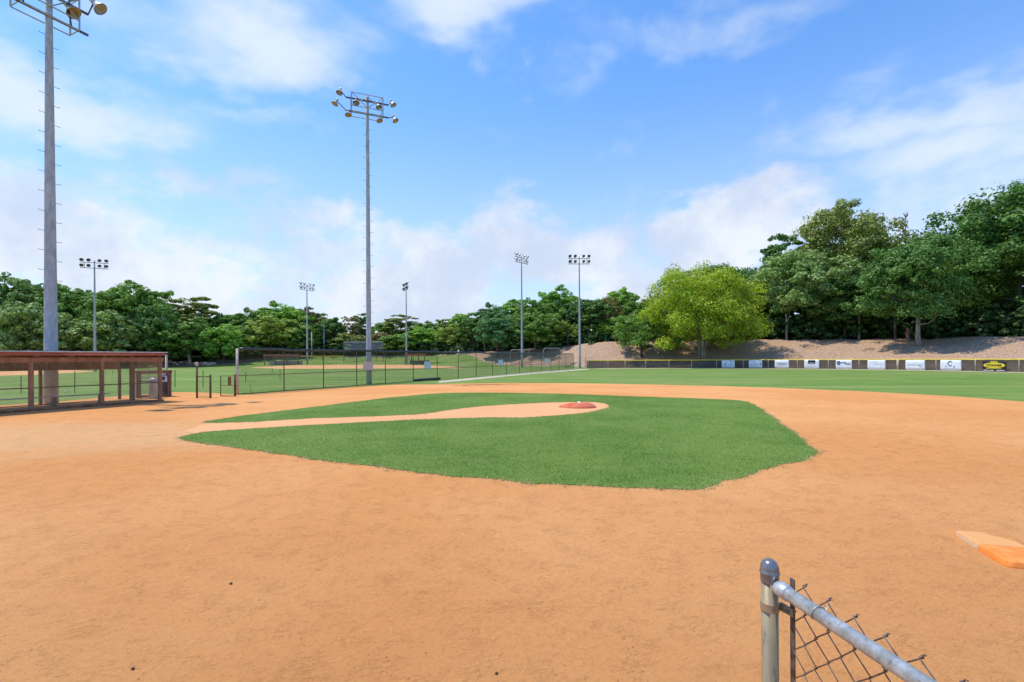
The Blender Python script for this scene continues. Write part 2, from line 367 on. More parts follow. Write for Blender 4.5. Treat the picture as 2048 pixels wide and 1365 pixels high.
dust = N.step(N.math('ADD', N.math('MULTIPLY', up, 0.42), N.noise(p, 14.0, 5, 0.65)), 0.50, 0.82)
c = N.mix(dust, (0.52, 0.42, 0.31), (0.66, 0.335, 0.128))
finish(N, c, 0.8, N.noise(p, 60, 3, 0.6), 0.3, 0.006, 0, 0.2); M['whitebase'] = m

# see-through woven windscreen on the outfield fence
m, N = mat('woven_windscreen')
g = N.node('ShaderNodeTexCoord').outputs['Object']
d = N.node('ShaderNodeBsdfDiffuse', ins={'Color': N.mix(N.step(N.noise(g, 1.2, 5, 0.6), 0.4, 0.6), (0.075, 0.078, 0.075), (0.12, 0.118, 0.112))})
t = N.node('ShaderNodeBsdfTransparent')
mx = N.node('ShaderNodeMixShader', ins={0: 0.84}); N.l.new(t.outputs[0], mx.inputs[1]); N.l.new(d.outputs[0], mx.inputs[2])
N.l.new(mx.outputs[0], N.node('ShaderNodeOutputMaterial').inputs[0]); M['screen'] = m

def leafmat(name, a, b, c, trans=0.22):
    m, N = mat(name)
    g = N.node('ShaderNodeNewGeometry')
    r = g.outputs['Random Per Island']
    big = N.noise(g.outputs['Position'], 0.42, 3, 0.6)
    col = N.mix(N.step(big, 0.38, 0.62), a, b)
    col = N.mix(N.math('MULTIPLY', N.math('POWER', r, 2.2), 0.85), col, c)
    col = N.mix(N.step(r, 0.30, 0.0), col, N.mix(0.5, col, (0.0, 0.0, 0.0)))
    d = N.node('ShaderNodeBsdfPrincipled', ins={'Roughness': 0.55, 'Specular IOR Level': 0.25}); N.l.new(col, d.inputs['Base Color'])
    t = N.node('ShaderNodeBsdfTranslucent'); N.l.new(N.mix(1.0, col, (1.25, 1.45, 0.55), 'MULTIPLY'), t.inputs[0])
    mx = N.node('ShaderNodeMixShader', ins={0: trans}); N.l.new(d.outputs[0], mx.inputs[1]); N.l.new(t.outputs[0], mx.inputs[2])
    N.l.new(mx.outputs[0], N.node('ShaderNodeOutputMaterial').inputs[0])
    return m
LM = {
    'mid': leafmat('mid_green_leaves', (0.120, 0.246, 0.039), (0.176, 0.325, 0.053), (0.323, 0.494, 0.109)),
    'sage': leafmat('sage_green_leaves', (0.168, 0.279, 0.071), (0.239, 0.371, 0.103), (0.463, 0.571, 0.229)),
    'dark': leafmat('deep_green_leaves', (0.067, 0.162, 0.032), (0.106, 0.227, 0.044), (0.239, 0.403, 0.115)),
    'blue': leafmat('bluish_green_leaves', (0.084, 0.208, 0.071), (0.126, 0.279, 0.093), (0.267, 0.455, 0.186)),
    'bright': leafmat('bright_green_leaves', (0.176, 0.371, 0.039), (0.245, 0.455, 0.060), (0.407, 0.624, 0.120)),
    'olive': leafmat('olive_green_leaves', (0.176, 0.227, 0.044), (0.253, 0.306, 0.066), (0.449, 0.480, 0.163)),
    'yellow': leafmat('yellow_green_leaves', (0.250, 0.365, 0.022), (0.375, 0.480, 0.036), (0.600, 0.640, 0.085), 0.34),
    'lime': leafmat('light_yellowish_green_leaves', (0.267, 0.376, 0.049), (0.351, 0.455, 0.077), (0.534, 0.610, 0.163)),
    'brown': leafmat('bronze_brown_leaves', (0.211, 0.162, 0.055), (0.281, 0.221, 0.082), (0.449, 0.376, 0.163)),
}

# ------------------------------------------------------------------ mesh helpers
def mesh_obj(name, verts, faces, m, parent=None, smooth=False, loc=(0, 0, 0), rz=0.0):
    me = bpy.data.meshes.new(name); me.from_pydata([tuple(v) for v in verts], [], [tuple(f) for f in faces]); me.update()
    if smooth: me.polygons.foreach_set('use_smooth', [True] * len(me.polygons))
    me.materials.append(m)
    o = bpy.data.objects.new(name, me); COL.objects.link(o); o.location = loc; o.rotation_euler = (0, 0, rz)
    if parent: o.parent = parent
    return o

def fast_mesh(name, V, FQ, m, parent=None, smooth=False):
    """V (n,3), FQ (m,k) arrays"""
    me = bpy.data.meshes.new(name); n, k = FQ.shape
    me.vertices.add(len(V)); me.vertices.foreach_set('co', V.astype(np.float32).ravel())
    me.loops.add(n * k); me.loops.foreach_set('vertex_index', FQ.astype(np.int32).ravel())
    me.polygons.add(n); me.polygons.foreach_set('loop_start', np.arange(0, n * k, k, dtype=np.int32))
    me.update(calc_edges=True)
    if smooth: me.polygons.foreach_set('use_smooth', [True] * n)
    me.materials.append(m)
    o = bpy.data.objects.new(name, me); COL.objects.link(o)
    if parent: o.parent = parent
    return o

class MB:
    def __init__(s): s.v = []; s.f = []
    def add(s, v, f):
        b = len(s.v); s.v += [tuple(x) for x in v]; s.f += [tuple(i + b for i in q) for q in f]; return s
    def box(s, x0, x1, y0, y1, z0, z1, bev=0.0):
        if bev <= 0:
            v = [(x, y, z) for z in (z0, z1) for x, y in ((x0, y0), (x1, y0), (x1, y1), (x0, y1))]
            return s.add(v, [(0, 3, 2, 1), (4, 5, 6, 7), (0, 1, 5, 4), (1, 2, 6, 5), (2, 3, 7, 6), (3, 0, 4, 7)])
        rings = []
        for z, i in ((z0, bev), (z0 + bev, 0), (z1 - bev, 0), (z1, bev)):
            r = [(x0 + i, y0 + bev), (x0 + bev, y0 + i), (x1 - bev, y0 + i), (x1 - i, y0 + bev),
                 (x1 - i, y1 - bev), (x1 - bev, y1 - i), (x0 + bev, y1 - i), (x0 + i, y1 - bev)]
            rings.append([(a, b, z) for a, b in r])
        v = [q for r in rings for q in r]; f = [tuple(range(7, -1, -1)), tuple(range(24, 32))]
        for j in range(3):
            for i in range(8): f.append((j * 8 + i, j * 8 + (i + 1) % 8, j * 8 + 8 + (i + 1) % 8, j * 8 + 8 + i))
        return s.add(v, f)
    def tube(s, pts, rad, n=8, caps=True):
        pts = [Vector(p) for p in pts]
        if not isinstance(rad, (list, tuple)): rad = [rad] * len(pts)
        v = []; f = []; up = None
        for i, p in enumerate(pts):
            t = (pts[min(i + 1, len(pts) - 1)] - pts[max(i - 1, 0)]).normalized()
            if up is None: up = Vector((0, 0, 1)) if abs(t.z) < 0.9 else Vector((1, 0, 0))
            a = t.cross(up).normalized(); b = a.cross(t).normalized(); up = b
            for k in range(n):
                an = 2 * math.pi * k / n
                v.append(p + (a * math.cos(an) + b * math.sin(an)) * rad[i])
        for i in range(len(pts) - 1):
            for k in range(n): f.append((i * n + k, i * n + (k + 1) % n, (i + 1) * n + (k + 1) % n, (i + 1) * n + k))
        if caps: f.append(tuple(range(n - 1, -1, -1))); f.append(tuple((len(pts) - 1) * n + k for k in range(n)))
        return s.add(v, f)
    def lathe(s, prof, n=20, M4=None):
        v = []; f = []
        for r, z in prof:
            for k in range(n):
                a = 2 * math.pi * k / n; q = Vector((r * math.cos(a), r * math.sin(a), z)); v.append(M4 @ q if M4 else q)
        for i in range(len(prof) - 1):
            for k in range(n): f.append((i * n + k, i * n + (k + 1) % n, (i + 1) * n + (k + 1) % n, (i + 1) * n + k))
        return s.add(v, f)
    def build(s, name, m, parent=None, smooth=False, **kw): return mesh_obj(name, s.v, s.f, m, parent, smooth, **kw)

def tag(o, label=None, cat=None, group=None, kind=None):
    if label: o['label'] = label
    if cat: o['category'] = cat
    if group: o['group'] = group
    if kind: o['kind'] = kind
    return o
def thing(name, label, cat, loc=(0, 0, 0), rz=0.0, group=None):
    o = bpy.data.objects.new(name, None); COL.objects.link(o); o.location = loc; o.rotation_euler = (0, 0, rz)
    o.empty_display_size = 0.2
    return tag(o, label, cat, group)
def copy_tree(o, parent=None):
    c = o.copy(); COL.objects.link(c); c.parent = parent
    for ch in list(o.children): copy_tree(ch, c)
    return c

def chain(P0, P1, z0, z1, w=0.072, r=0.0022, drop=None):
    """chain-link fabric: the two families of slanting wires between two ground points, as thin 3-sided rods"""
    P0 = np.array(P0, float); P1 = np.array(P1, float); L = np.linalg.norm(P1 - P0); d = (P1 - P0) / L
    n = np.array([-d[1], d[0]]); hh = z1 - z0
    V = []; Q = []
    for sgn in (1, -1):
        s0 = np.arange(-hh, L + hh, w)
        for s in s0:
            a, b = (s, s + hh) if sgn > 0 else (s + hh, s)
            za, zb = z0, z1
            # clip to 0..L
            def at(t): return a + (b - a) * t, za + (zb - za) * t
            t0, t1 = 0.0, 1.0
            for lim, side in ((0, 1), (L, -1)):
                da, db = (a - lim) * side, (b - lim) * side
                if da < 0 and db < 0: t1 = -1; break
                if da < 0: t0 = max(t0, -da / (db - da))
                elif db < 0: t1 = min(t1, da / (da - db))
            if t1 <= t0 + 1e-4: continue
            e = []
            for t in (t0, t1):
                sx, z = at(t); c = P0 + d * sx
                for k in range(3):
                    an = 2.094 * k
                    e.append((c[0] + n[0] * math.cos(an) * r + d[0] * math.sin(an) * r * 1.2, c[1] + n[1] * math.cos(an) * r + d[1] * math.sin(an) * r * 1.2, z))
            base = len(V); V += e
            for k in range(3): Q.append((base + k, base + (k + 1) % 3, base + 3 + (k + 1) % 3, base + 3 + k))
    return np.array(V), np.array(Q)

# ------------------------------------------------------------------ ground
def axis(lo, a, b, hi, step, grow=1.25):
    mid = list(np.arange(a, b + 1e-6, step)); out = []; s = step; x = a
    while x > lo: s *= grow; x -= s; out.append(x)
    out = out[::-1] + mid; s = step; x = b
    while x < hi: s *= grow; x += s; out.append(x)
    return np.array(out)
gx = axis(-2500, -150, 95, 2500, 1.0); gy = axis(-1200, 36, 150, 2800, 1.0)
GX, GY = np.meshgrid(gx, gy); fx, fy = GX.ravel(), GY.ravel()
zt, mst = terr(fx, fy)
def inpoly(x, y, poly):
    c = np.zeros(len(x), bool); j = len(poly) - 1
    for i in range(len(poly)):
        xi, yi = poly[i]; xj, yj = poly[j]
        with np.errstate(divide='ignore', invalid='ignore'):
            t = ((yi > y) != (yj > y)) & (x < (xj - xi) * (y - yi) / (yj - yi + 1e-12) + xi)
        c ^= t; j = i
    return c
rng = np.random.default_rng(3)
def wob(x, y, s, seed=0):
    return np.array([mnoise.noise(Vector((a * s, b * s, seed))) for a, b in zip(x, y)])
bumpy = np.zeros(len(fx)); sel = (fy > 50) & (fy < 150) & (zt > 0.25) & (fx > -150) & (fx < 95)
bumpy[sel] = wob(fx[sel], fy[sel], 0.22) * 0.35 + wob(fx[sel], fy[sel], 0.9, 5) * 0.10
V = np.stack([fx, fy, zt + bumpy * np.clip((zt - 0.25) / 1.0, 0, 1)], 1)
nx, ny = len(gx), len(gy)
ii = (np.arange(ny - 1)[:, None] * nx + np.arange(nx - 1)[None, :]).ravel()
Q = np.stack([ii, ii + 1, ii + nx + 1, ii + nx], 1)
ground = fast_mesh('ground', V, Q, M['ground'], smooth=True); tag(ground, kind='structure')
def attr(o, name, arr):
    a = o.data.attributes.new(name, 'FLOAT', 'POINT'); a.data.foreach_set('value', arr.astype(np.float32))
attr(ground, 'mulch', np.clip((fy - mst) / 1.6 + 0.5, 0, 1) * (fy > 25))
topY = np.interp(np.clip(fx / np.maximum(fy, 25), PK[0], PK[-1]), PK, [p[1][2][0] for p in PROF])
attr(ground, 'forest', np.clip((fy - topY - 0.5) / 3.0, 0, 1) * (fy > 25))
far_inf = [GT(*p) for p in ((500, 735.5), (560, 738), (640, 738), (760, 737.5), (860, 737), (930, 737.5), (900, 733), (840, 730.5), (760, 730), (640, 730.5), (560, 732))]
left_inf = [GT(*p) for p in ((-140, 757), (0, 752), (60, 750), (150, 746), (196, 743), (120, 739.5), (0, 740), (-140, 741))]
dm = np.zeros(len(fx))
near = (fy > 40) & (fy < 140) & (fx > -160) & (fx < 60)
for ox in (-0.5, 0, 0.5):
    for oy in (-0.5, 0, 0.5):
        dm[near] += (inpoly(fx[near] + ox * 1.2, fy[near] + oy * 1.2, far_inf) | inpoly(fx[near] + ox * 1.2, fy[near] + oy * 1.2, left_inf)) / 9.0
attr(ground, 'dirt', dm)

def resample(poly, step):
    out = []
    for i in range(len(poly)):
        a = np.array(poly[i]); b = np.array(poly[(i + 1) % len(poly)]); n = max(1, int(np.linalg.norm(b - a) / step))
        for k in range(n): out.append(tuple(a + (b - a) * k / n))
    return out
def chaikin(poly, it=1):
    for _ in range(it):
        o = []
        for i in range(len(poly)):
            a = np.array(poly[i]); b = np.array(poly[(i + 1) % len(poly)]); o += [tuple(a * .75 + b * .25), tuple(a * .25 + b * .75)]
        poly = o
    return poly
def ragged(poly, step, amp, seed=0):
    p = resample(poly, step); n = len(p); out = []
    for i, (x, y) in enumerate(p):
        a = p[i - 1]; b = p[(i + 1) % n]; t = Vector((b[0] - a[0], b[1] - a[1], 0)).normalized(); q = Vector((-t.y, t.x, 0))
        d = amp * (mnoise.noise(Vector((x * 1.3, y * 1.3, seed))) + 0.7 * mnoise.noise(Vector((x * 5, y * 5, seed + 9))) + 0.5 * mnoise.noise(Vector((x * 17, y * 17, seed + 4))))
        out.append((x + q.x * d, y + q.y * d))
    return out
def sheet(name, poly, z, m):
    tri = geometry.tessellate_polygon([[Vector((x, y, 0)) for x, y in poly]])
    o = mesh_obj(name, [(x, y, z) for x, y in poly], tri, m)
    if len(o.data.polygons) and o.data.polygons[0].normal.z < 0:
        o.data.flip_normals()
    return tag(o, kind='structure')

clay = [G(*p) for p in ((2048, 804), (1900, 792.5), (1750, 784.5), (1600, 778), (1450, 773), (1300, 769.5), (1150, 767), (1000, 766.3),
                        (900, 768), (850, 769.2), (790, 770))]
clay += [G(*p) for p in ((713, 774), (600, 781.5), (478, 790.5), (440, 787.5), (395, 785), (340, 785), (270, 790), (180, 798), (90, 806), (-60, 815))]
clay += [(-34, 14), (-34, -14), (16, -14), (17.5, 3), (20.2, 12)]
sheet('infield_dirt', ragged(clay, 0.25, 0.07, 1), 0.004, M['clay'])

inner = [(350, 879), (450, 893), (600, 915), (750, 935), (900, 954), (1050, 966), (1150, 972), (1250, 977), (1340, 980), (1400, 981), (1428, 974), (1440, 963),
         (1500, 947), (1550, 935), (1600, 922), (1632, 912), (1626, 899), (1608, 885), (1580, 862), (1535, 828), (1505, 806), (1470, 800.5), (1350, 796),
         (1250, 793), (1150, 789), (1050, 786.8), (950, 786), (900, 786.5), (850, 789), (750, 799), (650, 812), (550, 824.5), (470, 835), (398, 845.5),
         (440, 847), (520, 844), (642, 836.5), (740, 834), (852, 829), (910, 818.5), (984, 811.5), (1081, 806.5), (1130, 805), (1180, 804.5), (1212, 808),
         (1222, 813.5), (1205, 820), (1179, 826), (1130, 831), (1081, 834.5), (1032, 836.7), (984, 836), (886, 838.5), (739, 845), (593, 853.5), (495, 858.5), (398, 866)]
turf = ragged(chaikin([G(*p) for p in inner], 1), 0.06, 0.085, 2)
sheet('infield_grass', turf, 0.012, M['turf'])
path = [G(*p) for p in ((392, 869), (372, 862), (410, 848), (520, 838), (642, 829), (852, 822), (910, 812), (1040, 803), (1140, 799), (1235, 803), (1250, 814), (1210, 826),
                        (1130, 838), (1000, 842), (886, 846), (739, 853), (593, 861), (495, 866), (420, 872))]
sheet('infield_path', ragged(path, 0.2, 0.06, 3), 0.008, M['path'])
# pale gravel strip under the long fence
st = [G(877, 766.2), G(940, 760.5), G(1010, 753.5), G(1080, 747), G(1150, 741.8), G(1178, 739.5), G(1178, 738.2), G(1146, 739.2), G(1080, 744.2), G(1010, 750), G(940, 756.7), G(877, 762.8)]
sheet('gravel_strip', ragged(st, 0.5, 0.10, 4), 0.006, M['strip'])

# bare pale strip at the foot of the outfield fence
wp = [tuple(on_arc(p) * 1.006) for p in range(1180, 2420, 40)] + [tuple(on_arc(p) * 0.955) for p in range(2400, 1160, -40)]
sheet('warning_strip', ragged(wp, 0.6, 0.25, 6), 0.005, M['bare'])

# turf blades of the infield grass: uncountable, one object
tx = np.array(turf); lo_, hi_ = tx.min(0), tx.max(0)
def scatter(n, f):
    P = rng.uniform(lo_, hi_, (n, 2)); P = P[f(P)]; return P
cand = rng.uniform(lo_, hi_, (900000, 2))
dist = np.hypot(cand[:, 0], cand[:, 1]); keep = rng.random(len(cand)) < np.clip((8.5 / dist) ** 1.25, 0, 1)
cand = cand[keep]
tc2 = resample(chaikin([G(*p) for p in inner], 1), 0.3)
cand = cand + rng.normal(0, 0.03, cand.shape)
cand = cand[inpoly(cand[:, 0], cand[:, 1], turf)]
def blades(name, P, hmean, wmean, m, z0=0.008, lean=0.6):
    n = len(P); a = rng.uniform(0, 2 * np.pi, n); h = hmean * rng.uniform(0.45, 1.35, n); wd = wmean * rng.uniform(0.6, 1.4, n)
    le = rng.normal(0, lean, (n, 2)) * h[:, None]
    dx, dy = np.cos(a) * wd, np.sin(a) * wd
    v = np.zeros((n, 3, 3)); v[:, 0, 0] = P[:, 0] - dx; v[:, 0, 1] = P[:, 1] - dy; v[:, 1, 0] = P[:, 0] + dx; v[:, 1, 1] = P[:, 1] + dy
    v[:, 2, 0] = P[:, 0] + le[:, 0]; v[:, 2, 1] = P[:, 1] + le[:, 1]; v[:, 0:2, 2] = z0; v[:, 2, 2] = z0 + h
    return fast_mesh(name, v.reshape(-1, 3), np.arange(3 * n).reshape(-1, 3), m)
m, N = mat('turf_blades'); g = N.node('ShaderNodeNewGeometry'); p = g.outputs['Position']
a = N.noise(p, 0.33, 4, 0.6); b = N.noise(p, 2.0, 5, 0.65)
c = N.mix(N.step(a, 0.36, 0.64), (0.088, 0.185, 0.016), (0.240, 0.320, 0.045))
c = N.mix(N.math('MULTIPLY', N.step(b, 0.46, 0.68), 0.65), c, (0.305, 0.370, 0.095))
c = N.mix(N.math('MULTIPLY', N.step(b, 0.46, 0.30), 0.5), c, (0.045, 0.130, 0.018))
c = N.mix(N.math('POWER', g.outputs['Random Per Island'], 3.0), c, (0.33, 0.44, 0.16))
c = N.mix(N.step(N.noise(p, 1.1, 5, 0.7), 0.50, 0.70), c, (0.38, 0.38, 0.16))
d = N.node('ShaderNodeBsdfPrincipled', ins={'Roughness': 0.55, 'Specular IOR Level': 0.25}); N.l.new(c, d.inputs['Base Color'])
t = N.node('ShaderNodeBsdfTranslucent'); N.l.new(c, t.inputs[0])
mx = N.node('ShaderNodeMixShader', ins={0: 0.35}); N.l.new(d.outputs[0], mx.inputs[1]); N.l.new(t.outputs[0], mx.inputs[2])
N.l.new(mx.outputs[0], N.node('ShaderNodeOutputMaterial').inputs[0]); M['blade'] = m
g1 = blades('grass', cand, 0.025, 0.0045, M['blade'], lean=0.9)
tag(g1, 'short mown green grass growing on the infield', 'grass', kind='stuff')
# stray runners and tufts past the edge of the turf
ed = np.array(resample(turf, 0.05)); ed = ed[np.hypot(ed[:, 0], ed[:, 1]) < 19]
ep = ed[rng.integers(0, len(ed), 16000)] + rng.normal(0, 0.045, (16000, 2))
cl = ed[rng.integers(0, len(ed), 260)] + rng.normal(0, 0.07, (260, 2))
ep = np.vstack([ep] + [c_ + rng.normal(0, 0.018, (22, 2)) for c_ in cl])
m, N = mat('straw_runners'); g = N.node('ShaderNodeNewGeometry')
c = N.mix(g.outputs['Random Per Island'], (0.13, 0.24, 0.045), (0.72, 0.56, 0.30)); finish(N, c, 0.8)
M['straw'] = m
g2 = blades('grass_edge', ep, 0.020, 0.005, M['straw'], 0.004, 1.3)
tag(g2, 'ragged grass runners creeping over the clay at the turf edge', 'grass', kind='stuff')

# clods and grit on the clay, denser near the eye
n = 16000; rr = 1.7 + 15 * rng.random(n) ** 1.6; aa = rng.uniform(-0.85, 0.85, n)
P = np.stack([np.sin(aa) * rr, np.cos(aa) * rr], 1); P = P[~inpoly(P[:, 0], P[:, 1], turf)]
oct_ = np.array([(1, 0, 0), (0, 1, 0), (-1, 0, 0), (0, -1, 0), (0, 0, 0.8), (0, 0, -0.5)], float)
of = np.array([(0, 1, 4), (1, 2, 4), (2, 3, 4), (3, 0, 4), (1, 0, 5), (2, 1, 5), (3, 2, 5), (0, 3, 5)])
s = 0.0018 + 0.0060 * rng.random(len(P)) ** 7
V = oct_[None] * s[:, None, None] * rng.uniform(0.6, 1.3, (len(P), 6, 3)) + np.concatenate([P, np.full((len(P), 1), 0.005)], 1)[:, None, :]
Q = of[None] + (np.arange(len(P)) * 6)[:, None, None]
tag(fast_mesh('dirt_clods', V.reshape(-1, 3), Q.reshape(-1, 3), M['clod']), 'crumbs and small clods lying on the orange clay', 'clods', kind='stuff')

def stone(name, x, y, z, sx, sy, sz, seed, m, label, cat, group=None, sub=3):
    import bmesh
    bm = bmesh.new(); bmesh.ops.create_icosphere(bm, subdivisions=sub, radius=1.0)
    for v in bm.verts:
        k = 1 + 0.28 * mnoise.noise(v.co * 1.4 + Vector((seed * 7.1, 0, 0))) + 0.12 * mnoise.noise(v.co * 3.7 + Vector((seed, 3, 0)))
        v.co = Vector((v.co.x * sx * k, v.co.y * sy * k, v.co.z * sz * k))
    me = bpy.data.meshes.new(name); bm.to_mesh(me); bm.free(); me.materials.append(m)
    me.polygons.foreach_set('use_smooth', [True] * len(me.polygons))
    o = bpy.data.objects.new(name, me); COL.objects.link(o); o.location = (x, y, z)
    return tag(o, label, cat, group)
for px, py, s_, lb in ((462, 1170, .0115, 'dark brown pebble alone on open clay, the one nearest the grass'), (993, 1350, .009, 'tiny brown pebble on the clay near the foreground fence post'),
                       (266, 1341, .010, 'flat brown pebble on the clay far from the fence, near the bottom left')):
    x, y = G(px, py); stone('pebble', x, y, 0.004 + s_ * 0.55, s_, s_ * 0.85, s_ * 0.75, px, M['pebble'], lb, 'pebble')

# ------------------------------------------------------------------ pitcher's mound and first base
mx_, my_ = G(1157, 817); my_ += 0.35
root = thing('pitching_mound', 'low red portable pitching mound with a worn top in the infield grass', 'pitching mound', (mx_, my_, 0.008), math.radians(-6))
NR, NA = 14, 56
def outline(a):
    c_, s__ = math.cos(a), math.sin(a)
    x = 0.69 * math.copysign(abs(c_) ** (0.8 if c_ > 0 else 1.15), c_); y = 0.56 * math.copysign(abs(s__) ** 0.85, s__)
    if x < 0: y *= 1 - 0.38 * (-x / 0.69) ** 1.6
    return x, y
vv = []; ff = []
for i in range(NR + 1):
    t = 1 - i / NR
    for k in range(NA):
        x, y = outline(2 * math.pi * k / NA); X_, Y_ = x * t + 0.10 * (1 - t), y * t
        hgt_ = 0.165 * (1 - t ** 3.2) ** 0.9 * (0.62 + 0.38 * min(1, (X_ + 0.69) / 0.8)) + 0.018
        vv.append((X_, Y_, hgt_))
for i in range(NR):
    for k in range(NA): ff.append((i * NA + k, i * NA + (k + 1) % NA, (i + 1) * NA + (k + 1) % NA, (i + 1) * NA + k))
b = len(vv); vv += [(x, y, 0) for x, y in [outline(2 * math.pi * k / NA) for k in range(NA)]]
for k in range(NA): ff.append((b + k, b + (k + 1) % NA, (k + 1) % NA, k))
mesh_obj('mound_body', vv, ff, M['mound'], root, True)
MB().box(0.02, 0.12, -0.26, 0.26, 0.165, 0.184, 0.008).build('pitching_rubber', M['rubber'], root)

# double first base, white half and orange half
bA = np.array((4.43, 4.86)); e = np.array((-0.316, -0.949)); pd = np.array((0.949, -0.316))
root = thing('first_base', 'double first base, dusty white half joined to a bright orange half', 'base', (bA[0], bA[1], 0.004), math.atan2(pd[1], pd[0]))
# local x = pd, local y = opposite of e
def pad(y0, y1, rc, m, nm):
    prof = [(0.0, 0.0), (0.0, 0.012), (0.010, 0.046), (0.020, 0.055), (0.032, 0.058)]
    def ring(ins):
        x0_, x1_, a0, a1 = ins, 0.40 - ins, y0 + ins * (y0 < -0.5), y1 - ins * (y1 > -0.1)
        pts = []
        for cx, cy, s0, r in ((x1_, a1, 0, rc[0]), (x0_, a1, 90, rc[1]), (x0_, a0, 180, rc[2]), (x1_, a0, 270, rc[3])):
            r = max(r, 0.004)
            ox = cx - r if s0 in (0, 270) else cx + r; oy = cy - r if s0 in (0, 90) else cy + r
            for q in range(6):
                a = math.radians(s0 + 18 * q); pts.append((ox + r * math.cos(a), oy + r * math.sin(a)))
        return pts
    v = []; f = []
    for ins, z in prof: v += [(x, y, z) for x, y in ring(ins)]
    n_ = 24
    for i in range(len(prof) - 1):
        for k in range(n_): f.append((i * n_ + k, i * n_ + (k + 1) % n_, (i + 1) * n_ + (k + 1) % n_, (i + 1) * n_ + k))
    f.append(tuple((len(prof) - 1) * n_ + k for k in range(n_)))
    return mesh_obj(nm, v, f, m, root)
tag(pad(-0.398, 0.0, (0.05, 0.035, 0.0, 0.0), M['whitebase'], 'white_pad'), 'white half covered in pale dust')
tag(pad(-0.80, -0.402, (0.0, 0.0, 0.06, 0.06), M['orange'], 'orange_pad'), 'bright orange half')
# drift of soil banked against the far side of the base and spilling over the white half
vv = []; ff = []; nu, nv = 60, 16
for i in range(nu + 1):
    for j in range(nv + 1):
        u = i / nu; v = j / nv
        X_ = -0.16 + 0.74 * u; Y_ = -0.50 + 0.68 * v                    # base-local plane
        d_in = min(X_ - 0.015, 0.385 - X_, -0.012 - Y_, Y_ + 0.40)        # >0 inside the white half
        far_side = max(0.0, min(1.0, (Y_ + 0.30) / 0.35)) * 0.8 + max(0.0, min(1.0, (X_ - 0.10) / 0.3)) * 0.7
        edge = math.exp(-(min(0.0, d_in) / 0.075) ** 2) if d_in < 0 else 1.0
        n_ = mnoise.noise(Vector((X_ * 9, Y_ * 9, 3))) * 0.012 + mnoise.noise(Vector((X_ * 30, Y_ * 30, 7))) * 0.004
        z = 0.0015 - 0.008 + edge * (0.070 * min(1.0, far_side) + n_ * 1.3 + 0.006) 
        if X_ < 0.02: z -= 0.05 * min(1, (0.02 - X_) / 0.05)
        rim = min(u, 1 - u, v, 1 - v) * 8
        z = z if rim > 1 else -0.006 + (z + 0.006) * max(0, rim)
        vv.append((X_, Y_, z))
for i in range(nu):
    for j in range(nv): k = i * (nv + 1) + j; ff.append((k, k + nv + 1, k + nv + 2, k + 1))
dr_ = mesh_obj('dirt_drift', vv, ff, M['clay'], None, True, loc=(bA[0], bA[1], 0.004), rz=math.atan2(pd[1], pd[0]))
tag(dr_, 'loose clay banked against and over the white half of first base', 'dirt', kind='stuff')

# ------------------------------------------------------------------ foreground chain-link gate run
FZ = 1.12; pA = Vector((0.779, 1.451, FZ)); rd = Vector((0.071, -0.439, 0)).normalized(); rn = Vector((0.439, 0.071, 0)).normalized()
root = thing('chain_link_fence', 'waist-high galvanised chain-link fence in the foreground with domed end post', 'fence', (0.772, 1.456, 0))
inv = Vector((-0.772, -1.456, 0))
o = MB().tube([(0, 0, -0.02), (0, 0, 1.155)], 0.0235, 28).build('end_post', M['post'], root, True)
o.data.polygons[-1].use_smooth = False
MB().lathe([(0.0255, 1.125), (0.0262, 1.148), (0.0275, 1.150), (0.0282, 1.153), (0.0275, 1.1565), (0.0262, 1.158), (0.0262, 1.163), (0.0245, 1.174), (0.020, 1.184), (0.012, 1.1905), (0.001, 1.193)], 36).build('post_cap', M['cap'], root, True)
L_ = 3.2; q0 = pA + inv; r0 = q0 + rd * 0.022
MB().tube([r0, r0 + rd * L_], 0.0190, 28).build('top_rail', M['rail'], root, True)
MB().tube([r0 - rd * 0.006, r0 + rd * 0.006, r0 + rd * 0.040, r0 + rd * 0.044], [0.014, 0.0222, 0.0222, 0.0192], 28).build('rail_end_cup', M['rail'], root, True)
# tension band, bolt and tension bar
zt_ = 1.052
mb = MB(); mb.lathe([(0.0237, zt_ - 0.012), (0.0262, zt_ - 0.012), (0.0262, zt_ + 0.012), (0.0237, zt_ + 0.012)], 28)
bn = MB()
c0_ = Vector((0, 0, zt_)) + rn * 0.026 + rd * 0.010
c1_ = c0_ + rn * 0.008 + rd * 0.042
def bar(mbx, a, b_, w_, t_):
    d_ = (b_ - a).normalized(); up = Vector((0, 0, 1)); si = d_.cross(up).normalized()
    v = [a + up * (w_ * su) + si * (t_ * ss) for su in (-1, 1) for ss in (-1, 1)] + [b_ + up * (w_ * su) + si * (t_ * ss) for su in (-1, 1) for ss in (-1, 1)]
    return mbx.add(v, [(0, 1, 3, 2), (4, 6, 7, 5), (0, 4, 5, 1), (2, 3, 7, 6), (0, 2, 6, 4), (1, 5, 7, 3)])
bar(mb, c0_ - rd * 0.004, c1_, 0.011, 0.0015)
bar(mb, c0_ - rd * 0.004 + rn * 0.007, c1_ + rn * 0.005, 0.011, 0.0015)
mb.build('tension_band', M['post'], root)
MB().tube([c1_ - rn * 0.012 - rd * 0.012, c1_ + rn * 0.018 - rd * 0.012], 0.005, 8).build('bolt', M['wire'], root)
tb = Vector((0, 0, 0)) + rn * 0.040 + rd * 0.045
mb = MB(); bar(mb, tb + Vector((0, 0, 0.03)) , tb + Vector((0, 0, 1.150)), 0.0, 0.0)
mb = MB(); v = []
